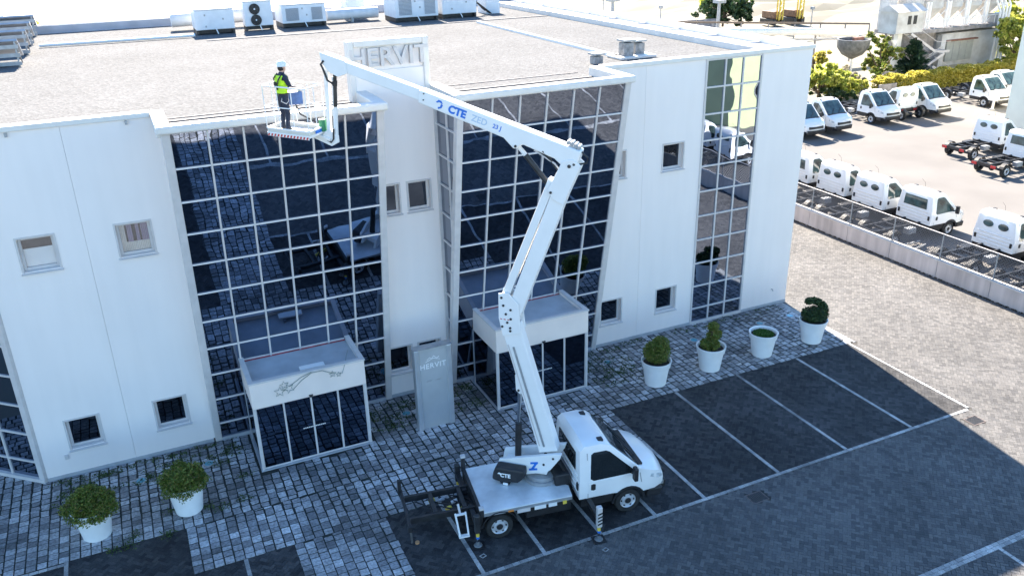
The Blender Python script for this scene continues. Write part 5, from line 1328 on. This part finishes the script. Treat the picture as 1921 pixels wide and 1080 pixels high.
# ================================================================== PARKED TRUCKS
G1 = 'white chassis cabs backed up to the fence'; G2 = 'white chassis cabs along the far side of the lot'
T_wide = make_van('chassis_cab_truck', 'wide', tail=.72, glass=M_CARGL2)
T_pair = make_van('chassis_cab_truck', 'pair', tail=.72, glass=M_CARGL2)
used = set()
def park(T, x, y, ang, label, group):
    o = T if id(T) not in used else copy_tree(T); used.add(id(T))
    o.location = (x, y, 0.0); o.rotation_euler = (0, 0, R(ang)); tag(o, label, 'truck', group); return o
rows = [(T_wide, 8.40, 11.25, 'white chassis cab backed to the fence, half hidden by the office corner'), (T_pair, 8.35, 8.55, 'second white chassis cab of the fence row, counting from the office corner'),
        (T_pair, 8.30, 6.0, 'third white chassis cab of the fence row, beside the wide-window cab'), (T_wide, 8.40, 3.25, 'white chassis cab with one wide rear window, backed to the fence'),
        (T_pair, 8.45, -.90, 'white chassis cab standing alone at the right end of the fence row'), (T_wide, 8.40, -3.70, 'bare truck chassis behind the fence at the right picture edge'),
        (T_pair, 8.4, -17.6, 'white truck mirrored low in the tall strip window, nearer its right side'), (T_wide, 8.4, -20.4, 'white truck mirrored low in the tall strip window, at its left side')]
for T, x, y_, lb in rows: park(T, x, y_, 0, lb, G1)
# far row faces the viewer; the wheel track centre is x, front axle at fy
def face(T, x, fy, lb, ang=-90): 
    return park(T, x-3.45*math.cos(R(ang)), fy-3.45*math.sin(R(ang)), ang, lb, G2)
face(T_wide, 19.95, 20.8, 'white cab in the far row, mostly hidden behind the office corner', -91); face(T_wide, 22.55, 20.95, 'second white cab of the far row, beside the one hidden by the office', -88)
face(T_wide, 27.65, 21.4, 'white cab standing alone mid-way along the far row', -90); face(T_wide, 32.75, 21.35, 'white cab in the far row right beside the cab turned away', -89)
face(T_wide, 39.3, 21.3, 'white cab right of the gap in the far row with its bare frame showing', -91); face(T_wide, 42.4, 22.2, 'white cab half hidden behind the pale green wall', -90)
T_short = make_van('chassis_cab_truck', 'pair', wb=1.75, tail=-.30, glass=M_CARGL2)
park(T_short, 30.35, 21.1, 88, 'white cab in the far row turned away, showing its rear panel', G2)
park(T_pair, 24.42, 11.90, 0, 'white chassis cab with long bare frame standing mid-lot', 'white chassis cabs standing in the middle of the lot')
park(T_wide, 22.75, 8.45, 0, 'truck chassis at the right picture edge below the mid-lot truck', 'white chassis cabs standing in the middle of the lot')
# loose chassis rails and axles stored behind the fence
e = empty('spare_chassis_parts', (8.6, 1.2, 0), 0, 'loose dark steel rails and axles lying behind the fence gap', 'scrap metal')
for i in range(9):
    x, y_ = random.uniform(7.9, 9.8), random.uniform(.4, 2.0); a = random.uniform(-.4, .4)
    MB().bar((x-.6*math.cos(a), y_-.6*math.sin(a), .10+.03*i), (x+.6*math.cos(a), y_+.6*math.sin(a), .10+.03*i), .08, .05).build('rail', [M_BLACKM, M_GREY][i % 2], e)

# ================================================================== PALE GREEN BUILDINGS
def green_block(x0, x1, y0, y1, h, label, wins, m=M_GREENW):
    e = empty('green_building', ((x0+x1)/2, (y0+y1)/2, 0), 0, label, 'building')
    MB().box(x0, x1, y0, y1, -.05, h).build('wall', m, e)
    MB().box(x0-.15, x1+.15, y0-.15, y1+.15, h+.001, h+.25).build('roof', M_COPING, e)
    for (x, z) in wins:
        f = MB().box(x-.55, x+.55, y1+.001, y1+.06, z, z+2.0).build('window', M_GREY, e)
        for k in range(2): MB().box(x-.49+.5*k, x-.05+.54*k, y1+.061, y1+.07, z+.08, z+1.92).build('pane', M_WINGLASS, f)
    return e
green_block(33.7, 56, 3.0, 16.0, 9.5, 'pale green building at the right picture edge behind the mid-lot truck', [], mat('pale_cream_green_wall', (.80, .79, .66), .7, var=.05, scale=1))
green_block(17.3, 40, -48, -25.6, 10.5, 'yellow-green building mirrored in the top of the tall strip window', [(x, z) for x in (20.2, 24, 28, 32) for z in (1.2, 4.4, 7.6)])
MB_post = empty('marker_post', (38.0, 20.0, 0), 0, 'thin pale post standing in front of the far row beside the gap', 'post')
MB().cyl((38, 20.2, 0), (38, 20.2, 1.55), .09, n=10).build('pole', M_COPING, MB_post); MB().cyl((38, 20.2, 0), (38, 20.2, .08), .2, n=10).build('foot', M_GREY, MB_post)

# ================================================================== GREENERY
def tree(name, base, h, blobs, n, size, m, label, cat='tree', group=None, trunk=.16):
    e = empty(name, base, 0, label, cat, group)
    b = MB(); x, y_, z = base
    b.tube([(x, y_, z-.1), (x+.05, y_, z+h*.3), (x, y_+.05, z+h*.62)], [trunk, trunk*.7, trunk*.4], 8)
    P = []
    tot = sum(bl[3]*bl[4]*bl[5] for bl in blobs)
    for (dx, dy, dz, rx, ry, rz) in blobs:
        b.tube([(x, y_, z+h*.25), (x+dx*.6, y_+dy*.6, z+dz*.7), (x+dx, y_+dy, z+dz)], [trunk*.5, trunk*.3, trunk*.1], 6)
        k = max(60, int(n*rx*ry*rz/tot))
        # clumps inside each lobe so gaps stay open
        nc = max(6, k//60); cl = blob_pts((x+dx, y_+dy, z+dz), (rx, ry, rz), nc, .45)
        for c in cl: P.append(blob_pts(c, (rx*.32, ry*.32, rz*.26), k//nc, .1))
    b.build('trunk', M_BARK, e)
    leaves('crown', np.concatenate(P), size, m, e)
    return e
def rblobs(n, R_, h0, h1, r0, r1):
    return [(random.uniform(-R_, R_), random.uniform(-R_, R_), random.uniform(h0, h1), random.uniform(r0, r1), random.uniform(r0, r1), random.uniform(r0, r1)*.85) for _ in range(n)]
random.seed(21)
tree('shrub', (29.4, 29.6, 0), 2.6, rblobs(9, 1.3, .8, 2.3, .7, 1.1), 7500, .17, M_LEAF_YG, 'bright yellow-green shrub right beside the office roof corner', 'shrub', trunk=.1)
tree('shrub', (31.6, 30.4, 0), 2.4, rblobs(8, 1.2, .8, 1.9, .7, 1.0), 6000, .17, M_LEAF_YG, 'yellow-green shrub between the corner shrub and the hopper', 'shrub', trunk=.1)
tree('shrub', (30.3, 28.9, 0), 1.2, rblobs(7, 1.2, .4, .9, .5, .7), 3600, .15, M_LEAF_DK, 'low dark shrub behind the second far-row cab', 'shrub', trunk=.07)
tree('shrub', (34.0, 30.5, 0), 1.6, rblobs(6, 1.0, .5, 1.2, .5, .7), 3000, .15, M_LEAF_YG, 'pale shrub under the grey hopper bowl', 'shrub', trunk=.07)
tree('leafy_tree', (40.2, 33.6, 0), 3.8, rblobs(10, 1.4, 1.0, 3.6, .7, 1.0), 6500, .16, M_LEAF_POT, 'mid-green tree between the hopper and the dark spiky conifer')
# spiky conifer: drooping fronds
def conifer(base):
    e = empty('conifer', base, 0, 'dark green spiky conifer in front of the zigzag stairs', 'tree')
    b = MB(); x, y_, z = base; b.tube([(x, y_, z-.1), (x, y_, z+3.6)], [.16, .04], 8); b.build('trunk', M_BARK, e)
    P = []; U = []
    for i in range(150):
        h = random.uniform(.2, 3.3); a = random.uniform(0, 2*math.pi); ln = (3.9-h)*.52*random.uniform(.7, 1.1); el = random.uniform(.15, .75)
        t = np.linspace(.15, 1, 26)[:, None]
        d = np.array([math.cos(a)*math.cos(el), math.sin(a)*math.cos(el), math.sin(el)])
        p = np.array([x, y_, z+h])+d*ln*t; p[:, 2] -= .25*(t[:, 0]**2)*ln*.3
        P.append(p+rng.normal(size=p.shape)*.035); U.append(np.tile(d, (26, 1)))
    P = np.concatenate(P); U = np.concatenate(U)
    leaves('crown', P, .16, M_LEAF_CON, e, aspect=2.6, up=U*1.4)
conifer((44.0, 33.4, 0))
def hedge():
    e = empty('hedge', (43, 28.9, 0), 0, 'long clipped yellow-green hedge behind the far row of trucks', 'hedge')
    n = 30000
    u_ = rng.random(n); X = 35.0+u_*18.5
    topz = 1.42+.12*np.sin(X*2.1)+.10*np.sin(X*5.3+1)+.08*rng.normal(size=n)*.5
    Yy = 28.9+(rng.random(n)-.5)*1.1
    Z = topz*np.where(rng.random(n) < .5, 1-.15*rng.random(n), rng.random(n))
    leaves('foliage', np.stack([X, Yy, Z], 1), .12, M_LEAF_HEDGE, e)
    b = MB()
    for i in range(18): b.tube([(35.5+i, 28.9, -.05), (35.55+i, 28.95, .6), (35.4+i, 28.8, 1.1)], [.05, .04, .02], 6)
    b.build('stems', M_BARK, e)
    MB().box(34.6, 36.6, 28.2, 28.32, 0, 1.0).build('retaining_wall', M_CONC, e)
hedge()
tree('leafy_tree', (-25.3, 28.5, 7.4), 2.2, rblobs(7, 1.0, 1.4, 2.3, .5, .8), 2200, .16, M_LEAF_YG, 'yellow-green treetop just showing over the rear parapet at left')
tree('shrub', (55.5, 31.5, 0), 4.0, rblobs(12, 2.0, .6, 4.2, .9, 1.4), 7000, .2, M_LEAF_YG, 'tall yellow-green bush right of the silo pipes', 'shrub')
tree('leafy_tree', (61.5, 37.5, 0), 6.0, rblobs(12, 2.6, 1.0, 6.2, 1.2, 1.8), 6000, .25, M_LEAF_YG, 'bright tree at the far right behind the silo pipes')
tree('leafy_tree', (51.0, 70.0, .8), 4.2, rblobs(12, 2.6, .8, 3.2, 1.2, 1.8), 6500, .3, M_LEAF_DK, 'dark round tree beyond the pipe bridge at the top')
tree('leafy_tree', (54.5, 74.0, 1.2), 5.0, rblobs(10, 2.6, 2.2, 4.6, 1.2, 1.9), 5000, .3, M_LEAF_YG, 'pale green tree behind the dark round tree')
tree('shrub', (38.5, 40.0, 0), 2.2, rblobs(6, 1.1, .6, 1.8, .6, .9), 2500, .2, M_LEAF_HEDGE, 'small yellow bush under the white pipe bridge', 'shrub')
for i, (x, y_) in enumerate([(33.0, 33.0), (35.0, 31.5), (36.2, 33.5)]):
    tree('shrub', (x, y_, 0), 1.6, rblobs(5, 1.0, .3, 1.3, .4, .6), 1500, .16, leaf_mat('dry_twig_leaf', [(.25, .22, .16), (.38, .34, .27), (.30, .31, .12)]), ['dry pale brushwood left of the hopper leg', 'dry pale brushwood in front of the hopper leg', 'dry pale brushwood behind the hopper leg'][i], 'shrub', 'dry brushwood around the hopper')

# ================================================================== SILO PLANT
M_OLDW = mat('old_white_render', (.62, .61, .59), .8, var=0, scale=1.1, col2=(.44, .42, .39), detail=9)
SP = empty('silo_plant', (50, 36, 0), 0, 'white concrete silo plant with cylinders on legs above a walled block', 'silo')
MB().box(49.2, 57.2, 35.0, 37.6, -.1, 3.35).build('white_block', M_OLDW, SP)
MB().box(43.6, 49.15, 35.6, 36.6, -.1, 3.6).build('stone_block', M_CONC, SP)
MB().box(43.4, 57.8, 34.6, 37.7, 3.62, 3.95).build('deck', M_CONC, SP)
MB().box(50.0, 53.6, 34.86, 34.999, .75, 2.6).build('roller_door', mat('grey_green_shutter', (.36, .37, .34), .5, var=.08), SP)
for i in range(4): MB().box(50.0+.9*i, 50.03+.9*i, 34.84, 34.859, .75, 2.6).build('door_joint', M_GREY, SP)
MB().box(49.7, 54.0, 34.7, 34.998, 2.62, 2.75).build('lintel', mat('rust_lintel', (.22, .10, .07), .8, var=.3), SP)
MB().box(49.9, 53.6, 34.9, 34.998, -.1, .35).build('lower_door', mat('tan_shutter', (.34, .31, .22), .6), SP)
MB().box(49.0, 49.6, 34.7, 35.2, -.1, 3.3).build('buttress', M_OLDW, SP)
for i in range(5):
    x = 46.0+i*2.6
    cyl_ = MB().lathe([(.12, 4.35), (1.22, 5.7), (1.22, 11.5), (0, 12.4)], (x, 36.4, 0), n=24).build('silo', M_OLDW, SP, smooth=True)
    for dx in (-1.1, 1.1):
        for dy in (-1.1, 1.1): MB().box(x+dx-.09, x+dx+.09, 36.4+dy-.09, 36.4+dy+.09, 3.955, 6.3).build('leg', M_WHITE, cyl_)
    MB().bar((x-1.1, 35.3, 4.0), (x+1.1, 35.3, 5.6), .06, .06).build('brace', M_WHITE, cyl_)
MB().box(43.5, 44.4, 36.4, 37.6, 3.955, 9).build('lift_shaft', M_OLDW, SP)
for i in range(4):
    x = 55.9+i*.42
    MB().tube([(x-.1, 34.3, 0), (x, 34.3, 5.0+.2*i), (x-.5, 34.6, 6.2+.2*i), (x-.9, 36, 7)], .11, 8).build('pipe', M_WHITE, SP, smooth=True)
MB().box(55.9, 57.6, 34.8, 35.6, 3.955, 4.8).build('machinery', M_GREY, SP)
for i in range(14): MB().cyl((42+i*1.15, 34.7, 3.955), (42+i*1.15, 34.7, 4.75), .03, n=6).build('rail_post', M_WHITE, SP)
MB().cyl((41.7, 34.7, 4.75), (57.4, 34.7, 4.75), .03, n=6).build('hand_rail', M_WHITE, SP)
# zigzag stairs
ST = empty('stairway', (46, 34.3, 0), 0, 'grey steel zigzag stairs against the silo plant wall', 'stairs')
def flight(p, q):
    p, q = Vector(p), Vector(q)
    for dy in (-.4, .4): MB().bar(p+Vector((0, dy, 0)), q+Vector((0, dy, 0)), .06, .22).build('stringer', M_ALU, ST)
    n = 10
    for i in range(n): c = p.lerp(q, (i+.5)/n); MB().box(c.x-.13, c.x+.13, c.y-.38, c.y+.38, c.z+.02, c.z+.05).build('tread', M_GREY, ST)
    MB().bar(p+Vector((0, -.4, .9)), q+Vector((0, -.4, .9)), .04, .04).build('hand_rail', M_ALU, ST)
flight((43.6, 34.0, 3.9), (47.1, 34.0, 2.05)); flight((48.9, 34.0, 1.98), (47.1, 34.0, 2.05)); flight((47.3, 33.2, 2.0), (45.3, 33.2, 1.05)); flight((45.3, 32.6, 1.05), (47.4, 32.6, .05))
# cabin on a stilt
HU = empty('control_cabin', (43, 36, 0), 0, 'small white cabin with two dark slit windows raised on a stilt', 'cabin')
MB().box(41.6, 44.9, 33.6, 35.6, 4.0, 5.85).build('wall', M_OLDW, HU)
MB().prism([(33.4, 5.85), (34.6, 6.45), (35.8, 5.85)], lambda a, z, h: (h, a, z), 41.4, 45.1).build('roof', M_OLDW, HU)
for x in (43.1, 43.8): 
    f = MB().box(x-.2, x+.2, 33.57, 33.599, 4.75, 5.5).build('window', M_BLACK, HU)
MB().box(42.9, 43.4, 34.4, 34.9, 0, 3.99).build('stilt', M_WHITE, HU); MB().bar((43.1, 34.6, 2.6), (41.8, 34.6, 3.9), .12, .12).build('strut', M_WHITE, HU)
# hopper bowl on a leg
HO = empty('hopper', (37.2, 34, 0), 0, 'grey dented hopper bowl on a single leg above the brushwood', 'hopper')
MB().lathe([(.15, 2.2), (.9, 2.6), (1.35, 3.2), (1.42, 3.9), (1.25, 3.9), (1.15, 3.2), (.2, 2.5)], (37.1, 34, 0), n=24).build('bowl', mat('dirty_hopper_steel', (.13, .13, .13), .6, var=.4, scale=3), HO, smooth=True)
MB().cyl((37.3, 34, 0), (37.15, 34, 2.4), .10, n=10).build('leg', M_COPING, HO)
MB().box(36.3, 37.9, 33.7, 34.3, 3.5, 3.75).build('frame', M_BLACKM, HO); MB().box(36.5, 37.7, 33.4, 33.6, 3.85, 4.1).build('rust_bar', mat('rust_lintel', (.22, .10, .07)), HO)
# white pipe bridge + trestles, rails
PB = empty('pipe_bridge', (36, 45, 0), 0, 'long white pipe bridge crossing behind the office roof', 'pipe bridge')
MB().cyl((20, 45.8, 4.5), (41.5, 44.0, 3.25), .36, n=16).build('pipe', M_WHITE, PB, smooth=True); MB().cyl((41.4, 44.0, 3.25), (47.2, 43.4, 2.75), .36, n=16).build('pipe', M_WHITE, PB, smooth=True)
for x in (24, 30, 36, 42, 46.5): MB().bar((x, 45.2-(x-24)*.08, 0), (x, 45.2-(x-24)*.08, 3.9-(x-24)*.06), .14, .14).build('trestle', M_CONC, PB)
MB().bar((20, 45.6, 3.9), (47, 43.3, 2.2), .12, .14).build('beam', M_GREY, PB)
RA = empty('guard_rail', (48, 60, 0), 0, 'thin brown guard rail running beyond the pipe bridge', 'rail')
MB().bar((20, 61, 4.2), (66, 59.6, 1.0), .12, .22).build('rail', mat('rust_rail', (.20, .15, .11), .7), RA)
for i in range(12): MB().bar((22+i*4, 60.9-i*.12, 0), (22+i*4, 60.9-i*.12, 4.0-i*.28), .12, .12).build('post', M_CONC, RA)
def post(x, y_, h, r, label, cap=False):
    e = empty('lamp_post', (x, y_, 0), 0, label, 'post', 'posts beyond the office roof')
    MB().cyl((x, y_, 0), (x, y_, h), r, r*.7, n=8).build('pole', M_GREY, e)
    MB().box(x-r*2.2, x+r*2.2, y_-r*2.2, y_+r*2.2, h+.001, h+.35).build('head', M_GREY, e)
post(44.0, 62, 4.6, .25, 'thick grey post in front of the dark round tree'); post(38.5, 66, 4.0, .09, 'thin post left of the dark round tree'); post(33.0, 68, 5.0, .28, 'thick capped post above the right roof edge')
post(30.5, 66, 5.4, .09, 'thin post left of the thick capped post'); post(58.5, 62, 3.0, .09, 'thin post right of the drill rigs')
def rig(x, y_, z, label):
    e = empty('drill_rig', (x, y_, z), 0, label, 'drill rig', 'yellow drill rigs on the earth bank')
    for s in (-1, 1): MB().box(x+s*.7-.3, x+s*.7+.3, y_-1.4, y_+1.4, z, z+.75).build('track', M_BLACKM, e, bevel=.1)
    MB().box(x-.8, x+.8, y_-1.2, y_+1.3, z+.76, z+1.7).build('body', mat('brown_machine', (.22, .12, .07), .5, var=.3), e, bevel=.08)
    for sx in (-.3, .3):
        for sy in (-.25, .25): MB().box(x+sx-.07, x+sx+.07, y_-1.4+sy-.07, y_-1.4+sy+.07, z+.6, z+12).build('mast_rail', M_YELLOW, e)
    for k in range(16): MB().bar((x-.3, y_-1.65, z+.8+k*.7), (x+.3, y_-1.65, z+1.4+k*.7), .06, .06).build('mast_brace', M_YELLOW, e)
rig(60.5, 71.5, .3, 'left yellow drill rig mast on the pale earth bank'); rig(64.0, 71.5, .3, 'right yellow drill rig mast on the pale earth bank')

# ================================================================== FAR WHITE WAREHOUSES
def shed(x0, x1, y0, y1, h, label):
    e = empty('warehouse', ((x0+x1)/2, (y0+y1)/2, 0), 0, label, 'building')
    MB().box(x0, x1, y0, y1, -.1, h).build('wall', M_OLDW, e)
    n = int((y1-y0)/6)
    for i in range(n): MB().box(x0-.2, x1+.2, y0+i*6+.02, y0+(i+1)*6-.02, h+.001, h+.14).build('roof_sheet', mat('white_roof_sheet', (.72, .72, .70), .5, var=.04, scale=.3), e)
    return e
shed(-90, 3, 36, 230, 5.2, 'huge white-roofed warehouse directly behind the office building')
sheet('concrete_apron', [(14, 50, 58, 125)], .03, mat('white_concrete', (.40, .39, .38), .8, var=.1, scale=.2))
e = empty('blue_shed', (-31, 33, 0), 0, 'small blue-grey hut showing at the left edge beyond the roof', 'hut')
MB().box(-33, -27.4, 28.4, 31.4, 0, 10.9).build('wall', mat('blue_grey_sheet', (.34, .42, .46), .5), e); MB().box(-33.1, -27.3, 28.3, 31.5, 10.901, 11.05).build('roof', M_ROOFMET, e)

# clutter beyond the right roof edge
e = empty('yard_wall', (32, 66, 0), 0, 'long low grey yard wall beyond the right roof edge', 'wall')
for i in range(9): MB().box(22+i*3.0, 24.96+i*3.0, 71-i*.3, 71.3-i*.3, 0, 2.0).build('wall_section', M_CONC, e)
e = empty('yard_hut', (26, 64, 0), 0, 'small blue-grey hut above the roof corner behind the cables', 'hut')
MB().box(24.2, 28.6, 62, 65, 0, 3.6).build('wall', mat('blue_grey_sheet', (.34, .42, .46)), e); MB().box(24, 28.8, 61.8, 65.2, 3.601, 3.8).build('roof', M_ROOFMET, e)
for x in (25.2, 27.4): MB().box(x-.4, x+.4, 61.95, 61.999, 1.4, 2.6).build('window', M_BLACK, e)
